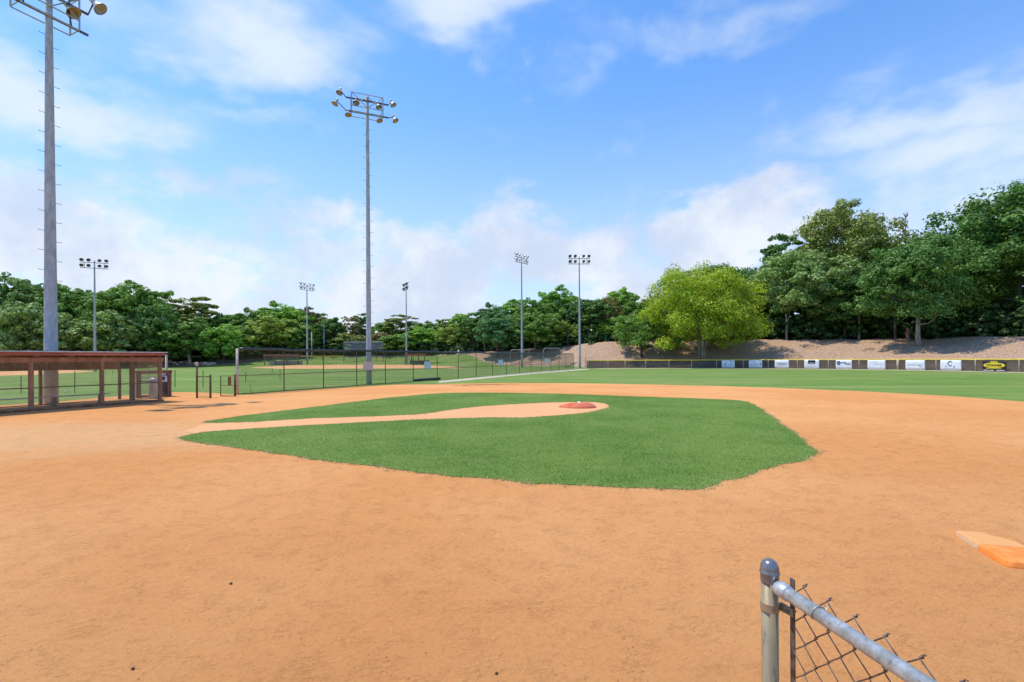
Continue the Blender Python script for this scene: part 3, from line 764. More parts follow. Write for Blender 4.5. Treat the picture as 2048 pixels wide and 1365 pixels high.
for z in (0.03, 1.150):
    for a_, b_ in ((-0.008, -0.0022), (0.008, -0.0022), (0.008, 0.0022), (-0.008, 0.0022)): v.append(tb + rd * a_ + rn * b_ + Vector((0, 0, z)))
mb.add(v, [(0, 1, 5, 4), (1, 2, 6, 5), (2, 3, 7, 6), (3, 0, 4, 7), (4, 5, 6, 7)]).build('tension_bar', M['wire'], root)
# woven fabric: each vertical zigzag wire of the weave
hw_, vh = 0.0415, 0.0415
rngp = random.Random(4)
mb = MB(); nw = 36; top = 1.150
for i in range(nw):
    s_l, s_r = i * hw_, (i + 1) * hw_
    pts = []
    nz = 27
    for j in range(nz):
        z = top - j * vh
        right = ((j + i) % 2 == 0)
        s_ = s_r if right else s_l
        o_ = 0.0028 * (1 if right else -1)
        jit = Vector((rngp.uniform(-1, 1), rngp.uniform(-1, 1), rngp.uniform(-1, 1))) * 0.0011
        sgn_ = 1 if right else -1
        base_ = Vector((0, 0, z)) + rn * 0.040 + rd * (0.050 + s_)
        # bend round the neighbour instead of a hard corner
        pts.append(base_ + rd * (-0.0045 * sgn_) + rn * (o_ * 0.2) + Vector((0, 0, 0.0050)) + jit)
        pts.append(base_ + rd * (0.0016 * sgn_) + rn * o_ + jit)
        pts.append(base_ + rd * (-0.0045 * sgn_) + rn * (o_ * 1.4) + Vector((0, 0, -0.0050)) + jit)
    if (i % 2) == 0:
        # twisted barb where two wires meet at the top
        e0 = pts[1]
        tw = []
        for k in range(6):
            an = k * 1.5; tw.append(e0 + rd * (math.cos(an) * 0.0024) + rn * (math.sin(an) * 0.0024) + Vector((0, 0, 0.001 + k * 0.0013)))
        tw.append(tw[-1] + rd * 0.009 - rn * 0.005 + Vector((0, 0, 0.004)))
        pts = tw[::-1] + pts[1:]
    mb.tube(pts, 0.00185, 6)
    if i % 2 == 1 :
        e0 = pts[1]
        tw = [e0 + rd * (math.cos(k * 1.35 + 3.1) * 0.0032) + rn * (math.sin(k * 1.35 + 3.1) * 0.0032) + Vector((0, 0, 0.001 + k * 0.0019)) for k in range(9)]
        tw.append(tw[-1] - rd * 0.009 + rn * 0.003 + Vector((0, 0, 0.003)))
        # only the pair that crosses at this node carries a barb
fab = mb.build('chain_link_fabric', M['wire'], root, True)
# tie wires looped round the rail
def tie(s_):
    pts = []
    for k in range(15):
        a_ = math.radians(-30 + k * 17.5)
        pts.append(q0 + rd * (s_ + 0.004 * math.sin(a_)) + rn * (math.cos(a_) * 0.0208) * 1 + Vector((0, 0, math.sin(a_) * 0.0208)))
    pts.append(q0 + rd * (s_ + 0.006) + rn * 0.034 + Vector((0, 0, -0.024)))
    pts.insert(0, q0 + rd * (s_ - 0.004) + rn * 0.036 + Vector((0, 0, 0.020)))
    MB().tube(pts, 0.0016, 6).build('tie_wire', M['wire_bright'], root, True)
tie(0.172); tie(0.62)

# ------------------------------------------------------------------ dugout
DD = Vector((0.416, 0.909, 0)).normalized(); dang = math.atan2(DD.y, DD.x)
O = (-15.67, 21.5, 0.004)
root = thing('dugout', 'red wooden dugout with grey roof edge and chain-link front', 'dugout', O, dang)
DL, DW = 8.9, 3.1
for x in (0, -2.17, -4.34, -6.51, -8.7):
    MB().box(x - 0.06, x + 0.06, -0.07, 0.06, 0, 1.76, 0.010).build('front_post', M['redwood'], root)
    if x < 0: MB().box(x + 0.04, x + 0.13, 0.10, 0.24, 0, 1.90, 0.01).build('inner_post', M['wood'], root)
for x in (-0.05, -2.9, -5.8, -8.7):
    MB().box(x - 0.05, x + 0.05, DW - 0.12, DW - 0.02, 0, 1.50, 0.01).build('rear_post', M['wood'], root)
MB().box(-0.26, -0.08, 1.70, 1.84, 0, 1.95, 0.01).build('side_post', M['wood'], root)
MB().box(-DL, 0.12, -0.10, 0.02, 1.762, 1.955, 0.012).build('front_beam', M['redwood'], root)
MB().box(-DL, 0.07, -0.33, -0.29, 2.03, 2.155, 0.006).build('fascia', M['fascia'], root)
MB().box(-DL, 0.0, DW - 0.02, DW + 0.05, 1.42, 1.80, 0.008).build('rear_beam', M['wood'], root)
for i in range(18): MB().box(-DL + 0.2 + i * 0.5, -DL + 0.25 + i * 0.5, DW - 0.055, DW - 0.022, 1.44, 1.86).build('batten', M['redwood'], root)
MB().box(-0.06, 0.06, 0.03, DW - 0.03, 1.80, 1.96, 0.01).build('side_beam', M['redwood'], root)
# roof slab with ribs and a thin bright drip edge
mb = MB()
def slab(x0, x1, y0, y1, za, zb, t):
    v = [(x, y, z) for x in (x0, x1) for y, z in ((y0, za), (y1, zb), (y1, zb + t), (y0, za + t))]
    return v, [(0, 1, 2, 3), (7, 6, 5, 4), (0, 4, 5, 1), (1, 5, 6, 2), (2, 6, 7, 3), (3, 7, 4, 0)]
mb.add(*slab(-DL, 0.10, -0.40, DW + 0.25, 2.158, 1.90, 0.028))
for i in range(18): mb.add(*slab(-DL + 0.04 + i * 0.48, -DL + 0.09 + i * 0.48, -0.398, DW + 0.24, 2.186, 1.928, 0.022))
mb.build('roof', M['roof'], root)
MB().box(-DL, -2.9, -0.425, -0.402, 2.14, 2.178, 0.003).build('drip_edge', M['alu'], root)
MB().box(-2.88, 0.105, -0.430, -0.402, 2.145, 2.184, 0.003).build('drip_edge', M['alu'], root)
mb = MB()
for i in range(9): mb.box(-DL + 0.35 + i * 1.05, -DL + 0.40 + i * 1.05, -0.28, DW, 1.955, 2.02)
mb.build('rafters', M['wood'], root)
MB().box(-DL, 0.10, -0.13, -0.095, 0.0, 0.085, 0.006).build('sill_board', M['wood'], root)
for z in (0.84,): MB().tube([(-DL, -0.02, z), (0.0, -0.02, z)], 0.021, 8).build('mid_rail', M['brownpipe'], root)
V, Q = chain((-DL, -0.115), (0.08, -0.115), 0.09, 1.93, 0.072, 0.0042)
o = fast_mesh('front_mesh', V, Q, M['fabric_gold'], root)
V, Q = chain((0.0, 0.12), (0.0, 1.70), 0.05, 1.80, 0.072, 0.0036)
fast_mesh('side_mesh', V, Q, M['fabric_gold'], root)
MB().tube([(0.0, 0.1, 0.86), (0.0, 1.7, 0.86)], 0.02, 8).build('side_rail', M['brownpipe'], root)

ox, oy = Vector(O[:2]) if False else (O[0], O[1])
def dl(x, y):   # dugout local to world
    return (O[0] + DD.x * x - DD.y * y, O[1] + DD.y * x + DD.x * y)
bx, by = dl(-3.9, 1.55)
root = thing('player_bench', 'long pale aluminium bench on dark legs inside the dugout', 'bench', (bx, by, 0.004), dang)
MB().box(-2.7, 2.7, -0.13, 0.13, 0.37, 0.405, 0.008).build('seat', M['bench'], root)
for x in (-2.4, -0.85, 0.85, 2.4):
    MB().box(x - 0.04, x + 0.04, -0.10, 0.10, 0, 0.37, 0.006).add(*slab(x - .1, x + .1, -.11, .11, .005, .005, .03)).build('leg', M['wood'], root)
MB().tube([(-2.4, 0, .1), (2.4, 0, .1)], .02, 8).build('stretcher', M['brownpipe'], root)

# low timber frame with the bin beside the dugout
x0, y0 = G(277, 797); x1, y1 = G(338, 793.5)
ang = math.atan2(y1 - y0, x1 - x0); Lf = math.hypot(x1 - x0, y1 - y0)
root = thing('timber_rack', 'low brown timber frame standing beside the dugout end', 'frame', (x0, y0, 0.004), ang)
for x in (0, Lf): MB().box(x - 0.09, x + 0.09, -0.08, 0.08, 0, 1.16, 0.012).build('post', M['wood'], root)
MB().box(-0.12, Lf + 0.12, -0.085, 0.085, 1.162, 1.33, 0.012).build('top_beam', M['wood'], root)
MB().box(-0.1, Lf + 0.1, -0.07, 0.07, 0.03, 0.13, 0.01).build('bottom_board', M['wood'], root)
MB().box(Lf - 0.08, Lf + 0.10, 0.10, 0.62, 0.0, 1.20, 0.012).build('end_panel', M['redwood'], root)
MB().tube([(0.1, 0, 0.98), (Lf - .1, 0, 0.98)], 0.018, 8).build('rail', M['galv'], root)
bx, by = G(329, 793.5)
root = thing('litter_bin', 'dark grey litter bin with pale hooded lid beside the dugout', 'bin', (bx, by - 0.05, 0.004), 0.35)
MB().lathe([(0.001, 0.02), (0.20, 0.02), (0.215, 0.05), (0.235, 0.70), (0.25, 0.71), (0.25, 0.74), (0.235, 0.745), (0.001, 0.745)], 24).build('body', M['bin'], root, False)
mb = MB(); mb.lathe([(0.25, 0.746), (0.255, 0.80), (0.245, 1.02), (0.20, 1.10), (0.10, 1.135), (0.001, 1.14)], 24).build('lid', M['alu'], root, True)
MB().box(-0.09, 0.12, -0.262, -0.235, 0.84, 1.0, 0.01).build('opening', M['black'], root)
# second pale drum behind the corner post
bx, by, _ = A(309, 797, 23.2)
root = thing('pale_drum', 'pale rounded drum half hidden behind the dugout corner post', 'drum', (bx, by, 0.004))
MB().lathe([(0.001, 0.0), (0.21, 0.0), (0.225, 0.05), (0.225, 0.62), (0.235, 0.64), (0.225, 0.66), (0.235, 0.84), (0.20, 0.97), (0.001, 1.0)], 24).build('shell', M['alu'], root, True)
MB().tube([(0.0, 0, 0.99), (0, 0, 1.04)], 0.05, 10).build('spout', M['bin'], root)

# tall post beyond the bin
x, y = G(333, 788)
root = thing('bleached_post', 'sun-bleached round post rising behind the bin beside the dugout', 'post', (x, y, 0))
MB().tube([(0, 0, 0), (0, 0, 2.05)], [0.062, 0.055], 12).build('shaft', M['palepost'], root, True)
MB().lathe([(0.06, 2.05), (0.066, 2.07), (0.05, 2.11), (0.001, 2.13)], 12).build('cap', M['palepost'], root, True)

# fixed gate panel and gate leaf
xa, ya = G(394, 797); xb, yb = G(421, 796.5)
root = thing('fence_panel', 'narrow brown chain-link panel with one tall capped post', 'fence', (xa, ya, 0.0), math.atan2(yb - ya, xb - xa)); Lp = math.hypot(xb - xa, yb - ya)
MB().tube([(0, 0, 0), (0, 0, 1.56)], 0.042, 10).build('tall_post', M['brownpipe'], root, True)
MB().lathe([(0.045, 1.54), (0.06, 1.58), (0.085, 1.62), (0.08, 1.68), (0.04, 1.72), (0.001, 1.73)], 14).build('post_cap', M['palepost'], root, True)
MB().tube([(Lp, 0, 0), (Lp, 0, 1.13)], 0.045, 10).build('short_post', M['brownpipe'], root, True)
MB().tube([(0, 0, 1.03), (Lp, 0, 1.03)], 0.02, 8).build('top_rail', M['brownpipe'], root, True)
MB().tube([(0, 0, .06), (Lp, 0, .06)], 0.012, 8).build('bottom_rail', M['brownpipe'], root, True)
V, Q = chain((0, 0), (Lp, 0), 0.06, 1.02, 0.072, 0.0024); fast_mesh('chain_mesh', V, Q, M['fabric_gold'], root)
xa, ya = G(441.5, 793.5); xb, yb = G(470, 793.5)
root = thing('gate', 'open chain-link gate leaf hung on the first post of the long fence', 'gate', (xa, ya, 0.0), math.atan2(yb - ya, xb - xa)); Lp = math.hypot(xb - xa, yb - ya)
MB().tube([(0, 0, 0.03), (0, 0, 1.03), (Lp - .03, 0, 1.05), (Lp - .03, 0, 0.03), (0, 0, 0.03)], 0.022, 8).build('frame', M['brownpipe'], root, False)
MB().tube([(0, 0, .55), (Lp, 0, .55)], 0.012, 8).build('brace', M['brownpipe'], root)
MB().tube([(Lp + .02, 0, 0), (Lp + .02, 0, 1.12)], 0.04, 10).build('hinge_post', M['brownpipe'], root, True)
MB().box(.40, .56, -.03, .0, .55, 1.0, .004).build('latch_plate', M['wood'], root)
V, Q = chain((0, 0), (Lp, 0), 0.05, 1.02, 0.072, 0.0022); fast_mesh('chain_mesh', V, Q, M['fabric_gold'], root)

# ------------------------------------------------------------------ long side fence
FA = np.array((-14.4, 25.3)); FB = np.array((10.2, 79.0)); FH = 2.38
def on_line(px):
    k = (px - 1024 - ROLL * 30) / F
    t = (k * FA[1] - FA[0]) / ((FB[0] - FA[0]) - k * (FB[1] - FA[1])); return FA + (FB - FA) * t
postpx = [474.6, 568, 647, 713.4, 770.8, 826.5, 874.5, 916.5, 952.5, 984.7, 1012.8, 1039, 1062, 1083, 1102, 1118.5, 1132, 1147.8]
pp = [on_line(p) for p in postpx]
root = thing('tall_fence', 'tall chain-link fence with wavy black top cap running down the side of the field', 'fence')
for i, p in enumerate(pp):
    if i == 0: MB().tube([(p[0], p[1], 0), (p[0], p[1], 2.43)], 0.060, 12).build('end_post', M['palepost'], root, True)
    else: MB().tube([(p[0], p[1], 0), (p[0], p[1], FH)], 0.030, 8).build('post', M['brownpipe'], root, True)
d_ = (FB - FA) / np.linalg.norm(FB - FA); nn_ = np.array((-d_[1], d_[0]))
L = np.linalg.norm(pp[-1] - pp[0]); pts = []
for i in range(int(L / 0.35)):
    s = i * 0.35 + 0.12; q = pp[0] + d_ * s
    pts.append((q[0], q[1], FH + 0.035 * math.sin(s * 1.15) * math.sin(s * 0.37 + 1) + 0.012 * math.sin(s * 3.1) + 0.0022 * s))
MB().tube(pts, 0.078, 10).build('top_cap', M['capblack'], root, True)
MB().tube([(*pp[0], 1.0), (*pp[-1], 1.02)], 0.019, 8).build('mid_rail', M['brownpipe'], root)
MB().tube([(*(pp[0]), 0.03), (*(pp[5]), 0.03)], 0.022, 8).build('bottom_rail', M['brownpipe'], root)
q5, q6 = pp[5], pp[6] + d_ * 0.3
MB().tube([(*(q5 - nn_ * .08), .10), (*((q5 + q6) / 2 - nn_ * .08), .11), (*(q6 - nn_ * .08), .10)], .10, 10).build('rolled_screen', M['capblack'], root, True)
V, Q = chain(pp[0] - nn_ * 0.03, pp[-1] - nn_ * 0.03, 0.03, FH, 0.072, 0.0036); fast_mesh('chain_mesh', V, Q, M['fabric'], root)
def fence_sign(pxa, pxb, pya, pyb, m, label, marks=None):
    a, b_ = on_line(pxa) - nn_ * -0.0, on_line(pxb)
    a = a - nn_ * 0.06; b_ = b_ - nn_ * 0.06
    if (np.array(nn_) @ (np.array((0, 0)) - a)) > 0: a += nn_ * 0.12; b_ += nn_ * 0.12
    c_ = (a + b_) / 2; Wd = np.linalg.norm(b_ - a); Yc = c_[1]; z1 = A(pxa, pya, Yc)[2]; z0 = A(pxa, pyb, Yc)[2]
    r = thing('field_sign', label, 'sign', (c_[0], c_[1], z0), math.atan2(b_[1] - a[1], b_[0] - a[0]))
    MB().box(-Wd / 2, Wd / 2, -0.006, 0.006, 0, z1 - z0, 0.003).build('panel', m, r)
    if marks:
        for (u0, u1, v0, v1) in marks: MB().box((u0 - .5) * Wd, (u1 - .5) * Wd, -0.011, -0.0065, v0 * (z1 - z0), v1 * (z1 - z0)).build('print', M['greyprint'], r)
    for sx in (-.46, .46):
        for sz in (.06, .94): MB().tube([(sx * Wd, -.014, sz * (z1 - z0)), (sx * Wd, -.005, sz * (z1 - z0))], .018, 8).build('fixing', M['steel_dark'], r)
fence_sign(725, 745, 724, 741, M['pinksign'], 'faded pinkish white sign on the tall fence in front of the light pole', [(.3, .36, .52, .60), (.2, .24, .2, .24)])
fence_sign(847.6, 860.6, 723.5, 737.7, M['bluesign'], 'pale blue sign on the tall fence in front of the far dugout', [(.2, .8, .75, .8)])
fence_sign(996, 1005, 720, 731.5, M['bluesign'], 'pale upright sign on the far half of the tall fence')
fence_sign(1089, 1095, 717, 727, M['bluesign'], 'smallest pale sign near the far end of the tall fence')

# ------------------------------------------------------------------ outfield fence with banners
OH = 1.38
root = thing('outfield_fence', 'low curved outfield fence with yellow top cap and dark see-through screen', 'fence')
pxs = list(np.arange(1173, 2400, 9.0)); ap = [on_arc(p) for p in pxs]
MB().tube([(q[0], q[1], OH + 0.01 * math.sin(i)) for i, q in enumerate(ap)], 0.085, 10).build('yellow_cap', M['yellow'], root, True)
vv = []; ff = []
for i, q in enumerate(ap): vv += [(q[0] * 1.0015, q[1] * 1.0015, 0.04), (q[0] * 1.0015, q[1] * 1.0015, OH - 0.02)]
for i in range(len(ap) - 1): ff.append((2 * i, 2 * i + 2, 2 * i + 3, 2 * i + 1))
mesh_obj('screen', vv, ff, M['screen'], root)
allV = []; allQ = []; nb = 0
step_ = 3
for i in range(0, len(ap) - step_, step_):
    a, b_ = ap[i] * 0.9985, ap[i + step_] * 0.9985
    V, Q = chain(a, b_, 0.04, OH, 0.075, 0.0026); allV.append(V); allQ.append(Q + nb); nb += len(V)
fast_mesh('chain_mesh', np.vstack(allV), np.vstack(allQ), M['fabric'], root)
for p in (1176, 1216, 1250, 1291.6, 1338, 1383, 1433, 1486.4, 1536.4, 1594.7, 1656.7, 1718, 1795.5, 1872, 1950.6, 2038, 2130, 2240):
    q = on_arc(p) * 0.998; thick = p == 1795.5
    MB().tube([(q[0], q[1], 0), (q[0], q[1], OH + 0.0)], 0.13 if thick else 0.036, 10).build('post', M['beige'] if thick else M['palepost'], root, True)
q = on_arc(1170.5)
root = thing('foul_pole', 'slim beige pole at the near end of the yellow-capped fence', 'pole', (q[0], q[1], 0))
MB().tube([(0, 0, 0), (0, 0, 3.5)], 0.05, 10).build('shaft', M['beige'], root, True)
MB().lathe([(0.14, 0.0), (0.13, 0.10), (0.055, 0.12)], 12).build('footing', M['rock'], root)

def text_mesh(txt, size, m, parent, loc, sx=1.0, bold=0.0, name='lettering'):
    cu = bpy.data.curves.new(name, 'FONT'); cu.body = txt; cu.size = size; cu.align_x = 'CENTER'; cu.align_y = 'CENTER'; cu.extrude = 0.004; cu.offset = bold; cu.resolution_u = 4
    tmp = bpy.data.objects.new(name, cu); COL.objects.link(tmp)
    dg = bpy.context.evaluated_depsgraph_get(); me = bpy.data.meshes.new_from_object(tmp.evaluated_get(dg))
    bpy.data.objects.remove(tmp); bpy.data.curves.remove(cu)
    me.name = name; me.materials.clear(); me.materials.append(m)
    o = bpy.data.objects.new(name, me); COL.objects.link(o); o.parent = parent; o.location = loc; o.rotation_euler = (math.pi / 2, 0, 0); o.scale = (sx, 1, 1)
    return o
def ellipse(mb, cx, cz, rx, rz, y0, y1, n=32, inner=0.0, a0=0, a1=360):
    v = []; f = []; full = (a1 - a0) >= 360; cnt = n if full else n + 1
    for k in range(cnt):
        a = math.radians(a0 + (a1 - a0) * k / n); c_, s_ = math.cos(a), math.sin(a)
        for (q, y) in ((1, y0), (1, y1), (inner, y1), (inner, y0)): v.append((cx + rx * q * c_, y, cz + rz * q * s_))
    for k in range(n if full else n):
        j = (k + 1) % cnt
        for s_ in range(4): f.append((k * 4 + s_, j * 4 + s_, j * 4 + (s_ + 1) % 4, k * 4 + (s_ + 1) % 4))
    return mb.add(v, f)
def banner(pa, pb, ya, yb, label, base='banner'):
    a, b_ = on_arc(pa) * 0.9955, on_arc(pb) * 0.9955; c_ = (a + b_) / 2
    z1 = A((pa + pb) / 2, ya, c_[1])[2]; z0 = A((pa + pb) / 2, yb, c_[1])[2]; W_ = np.linalg.norm(b_ - a); h_ = z1 - z0
    r = thing('banner', label, 'banner', (c_[0], c_[1], z0), math.atan2(b_[1] - a[1], b_[0] - a[0]), 'banners hung on the outfield fence')
    # slightly rippled cloth
    n_ = 12; v = []; f = []
    for i in range(n_ + 1):
        for j in range(5):
            x = (i / n_ - .5) * W_; z = j / 4 * h_
            y = -0.012 * math.sin(i * 1.7 + pa) * (1 - abs(j - 2) / 3.0)
            sag = -0.02 * math.sin(i / n_ * math.pi) * (j == 0)
            v.append((x, y, z + sag))
    for i in range(n_):
        for j in range(4): k = i * 5 + j; f.append((k, k + 5, k + 6, k + 1))
    o = mesh_obj('cloth', v, f, M[base], r, True)
    md = o.modifiers.new('thickness', 'SOLIDIFY'); md.thickness = 0.004; md.offset = 1
    for sx in (-.48, .48):
        for sz in (.05, .95): MB().tube([(sx * W_, -.03, sz * h_), (sx * W_, .02, sz * h_)], .02, 6).build('grommet', M['alu'], r)
    return r, W_, h_
def strips(r, W_, h_, rows, m, name='print'):
    mb = MB(); rg = random.Random(int(W_ * 1000))
    for (u0, u1, vc, vh_) in rows:
        u = u0
        while u < u1:
            l = rg.uniform(0.012, 0.035); e_ = min(u + l, u1)
            hh_ = vh_ * rg.uniform(0.6, 1.0)
            mb.box((u - .5) * W_, (e_ - .5) * W_, -0.026, -0.019, (vc - hh_ / 2) * h_, (vc + hh_ / 2) * h_); u = e_ + rg.uniform(0.006, 0.012)
    return mb.build(name, m, r)
r, W_, h_ = banner(1443.4, 1469.4, 721.3, 736, 'white banner with a teal round emblem, leftmost on the outfield fence')
mb = MB(); ellipse(mb, -.22 * W_, .45 * h_, .13 * W_, .28 * h_, -.026, -.019, 24, 0.72); ellipse(mb, -.22 * W_, .45 * h_, .05 * W_, .12 * h_, -.026, -.019, 16, 0.0); mb.build('emblem', M['teal'], r)
MB().box(.17 * W_, .26 * W_, -.026, -.019, .74 * h_, .87 * h_).build('dark_square', M['navy'], r)
strips(r, W_, h_, [(.50, .86, .50, .10), (.50, .88, .34, .08), (.52, .8, .2, .06)], M['greyprint'])
r, W_, h_ = banner(1497.5, 1524.4, 721, 736, 'white banner with faint blue-grey lines and an arrow shape at its right')
strips(r, W_, h_, [(.12, .62, .66, .12), (.1, .74, .42, .12), (.14, .7, .2, .08)], M['greyprint'])
mb = MB(); mb.add([(.30 * W_, -.022, .5 * h_), (.42 * W_, -.022, .78 * h_), (.40 * W_, -.022, .5 * h_), (.42 * W_, -.022, .22 * h_)], [(0, 1, 2, 3), (3, 2, 1, 0)]).build('arrow', M['teal'], r)
r, W_, h_ = banner(1549.4, 1578, 720.6, 736, 'white banner with a small orange spot and one line of violet script')
strips(r, W_, h_, [(.26, .84, .52, .13), (.3, .7, .36, .05)], M['navy'])
mb = MB(); ellipse(mb, -.30 * W_, .56 * h_, .05 * W_, .10 * h_, -.026, -.019, 16); mb.build('emblem', M['orangeprint'], r)
r, W_, h_ = banner(1608.4, 1638.4, 720, 737, 'white banner with a black block hanging from its top edge')
MB().box(-.24 * W_, .24 * W_, -.024, -.018, .52 * h_, .95 * h_).build('black_block', M['black'], r)
strips(r, W_, h_, [(.32, .68, .62, .10)], M['whiteprint'], 'white_print').location.y = -0.008
strips(r, W_, h_, [(.3, .7, .30, .05)], M['greyprint'])
r, W_, h_ = banner(1671.6, 1703.8, 720.3, 738, 'white banner with a dark blue ring emblem and two lines of blue print')
mb = MB(); ellipse(mb, -.32 * W_, .66 * h_, .12 * W_, .24 * h_, -.026, -.019, 24, 0.5); ellipse(mb, -.32 * W_, .66 * h_, .035 * W_, .08 * h_, -.026, -.019, 12); mb.build('emblem', M['navy'], r)
strips(r, W_, h_, [(.32, .66, .68, .13), (.58, .90, .54, .13)], M['navy'])
r, W_, h_ = banner(1735, 1771, 720.7, 739, 'almost blank white banner with one faint line along its top')
strips(r, W_, h_, [(.12, .60, .84, .06), (.3, .8, .55, .05)], M['greyprint'])
r, W_, h_ = banner(1811, 1850, 720.7, 740, 'white banner with a thin teal line of print and a slanting stroke')
strips(r, W_, h_, [(.12, .88, .52, .09)], M['teal'])
mb = MB(); mb.add([(.12 * W_, -.022, .5 * h_), (.15 * W_, -.022, .52 * h_), (.46 * W_, -.022, .12 * h_), (.44 * W_, -.022, .10 * h_)], [(0, 1, 2, 3), (3, 2, 1, 0)]).build('stroke', M['greyprint'], r)
r, W_, h_ = banner(1880.6, 1922.6, 720.7, 741, 'white banner with a big dark letter C and small print below')
mb = MB(); ellipse(mb, -.02 * W_, .66 * h_, .12 * W_, .27 * h_, -.027, -.019, 24, 0.72, 35, 315); mb.build('letter_c', M['navy'], r)
text_mesh('Y', .26 * h_, M['navy'], r, (-.22 * W_, -.026, .34 * h_)); text_mesh('K', .26 * h_, M['navy'], r, (.17 * W_, -.026, .34 * h_))
strips(r, W_, h_, [(.15, .88, .17, .06)], M['greyprint'])
r, W_, h_ = banner(1965, 2012.3, 721.3, 743.5, 'black banner with the word noosa on a yellow oval', 'black')
mb = MB(); ellipse(mb, 0, .56 * h_, .46 * W_, .24 * h_, -.027, -.019, 40)
for sx in (-1, 1): ellipse(mb, sx * .075 * W_, .87 * h_, .075 * W_, .085 * h_, -.027, -.019, 20, 0.5)
mb.build('yellow_oval', M['yprint'], r)
text_mesh('noosa', .40 * h_, M['black'], r, (0, -.036, .59 * h_), 1.22, 0.010)
strips(r, W_, h_, [(.16, .82, .28, .07)], M['yprint'], 'yellow_print')
strips(r, W_, h_, [(.04, .50, .11, .09), (.60, .95, .11, .09)], M['whiteprint'], 'white_print')

# ------------------------------------------------------------------ floodlight poles
def frame_from(z_dir, x_hint=Vector((1, 0, 0))):
    z = z_dir.normalized(); x = x_hint - z * x_hint.dot(z)
    x = x.normalized() if x.length > 1e-3 else Vector((0, 1, 0)); y = z.cross(x)
    return Matrix((x, y, z)).transposed().to_4x4()
_lamp = {}
def lamp_meshes():
    if _lamp: return _lamp
    sh = [(0.055, 0.30), (0.09, 0.29), (0.13, 0.24), (0.20, 0.13), (0.275, 0.02), (0.295, -0.03), (0.302, -0.035), (0.302, -0.045), (0.290, -0.045)]
    rf = [(0.288, -0.044), (0.268, 0.02), (0.195, 0.12), (0.12, 0.225), (0.001, 0.27)]
    hs = [(0.001, 0.30), (0.085, 0.302), (0.10, 0.32), (0.10, 0.52), (0.085, 0.56), (0.001, 0.565)]
    for nm, pr, m, n in (('shell', sh, 'alu', 20), ('reflector', rf, 'amber', 20), ('housing', hs, 'alu', 14)):
        mb = MB(); mb.lathe(pr, n); o = mb.build(nm, M[m], None, True); _lamp[nm] = o.data; bpy.data.objects.remove(o)
    return _lamp
def floodlight(parent, p, aim, bracket_from, detail=True, inner='amber', sc=1.0):
    lm = lamp_meshes()
    mb = bpy.data.objects.new('floodlight', lm['shell']); COL.objects.link(mb); mb.parent = parent
    ML = Matrix.Translation(p) @ frame_from(-aim) @ Matrix.Scale(sc, 4); mb.matrix_local = ML
    rf = bpy.data.objects.new('reflector', lm['reflector']); COL.objects.link(rf); rf.parent = mb
    if inner != 'amber': rf.material_slots[0].link = 'OBJECT'; rf.material_slots[0].material = M[inner]
    hs = bpy.data.objects.new('ballast_housing', lm['housing']); COL.objects.link(hs); hs.parent = mb
    if detail:
        iv = ML.inverted()
        MB().tube([iv @ Vector(bracket_from), iv @ (Vector(p) - aim * 0.35 * sc)], 0.03 / sc, 8).build('bracket', M['steel_dark'], mb)
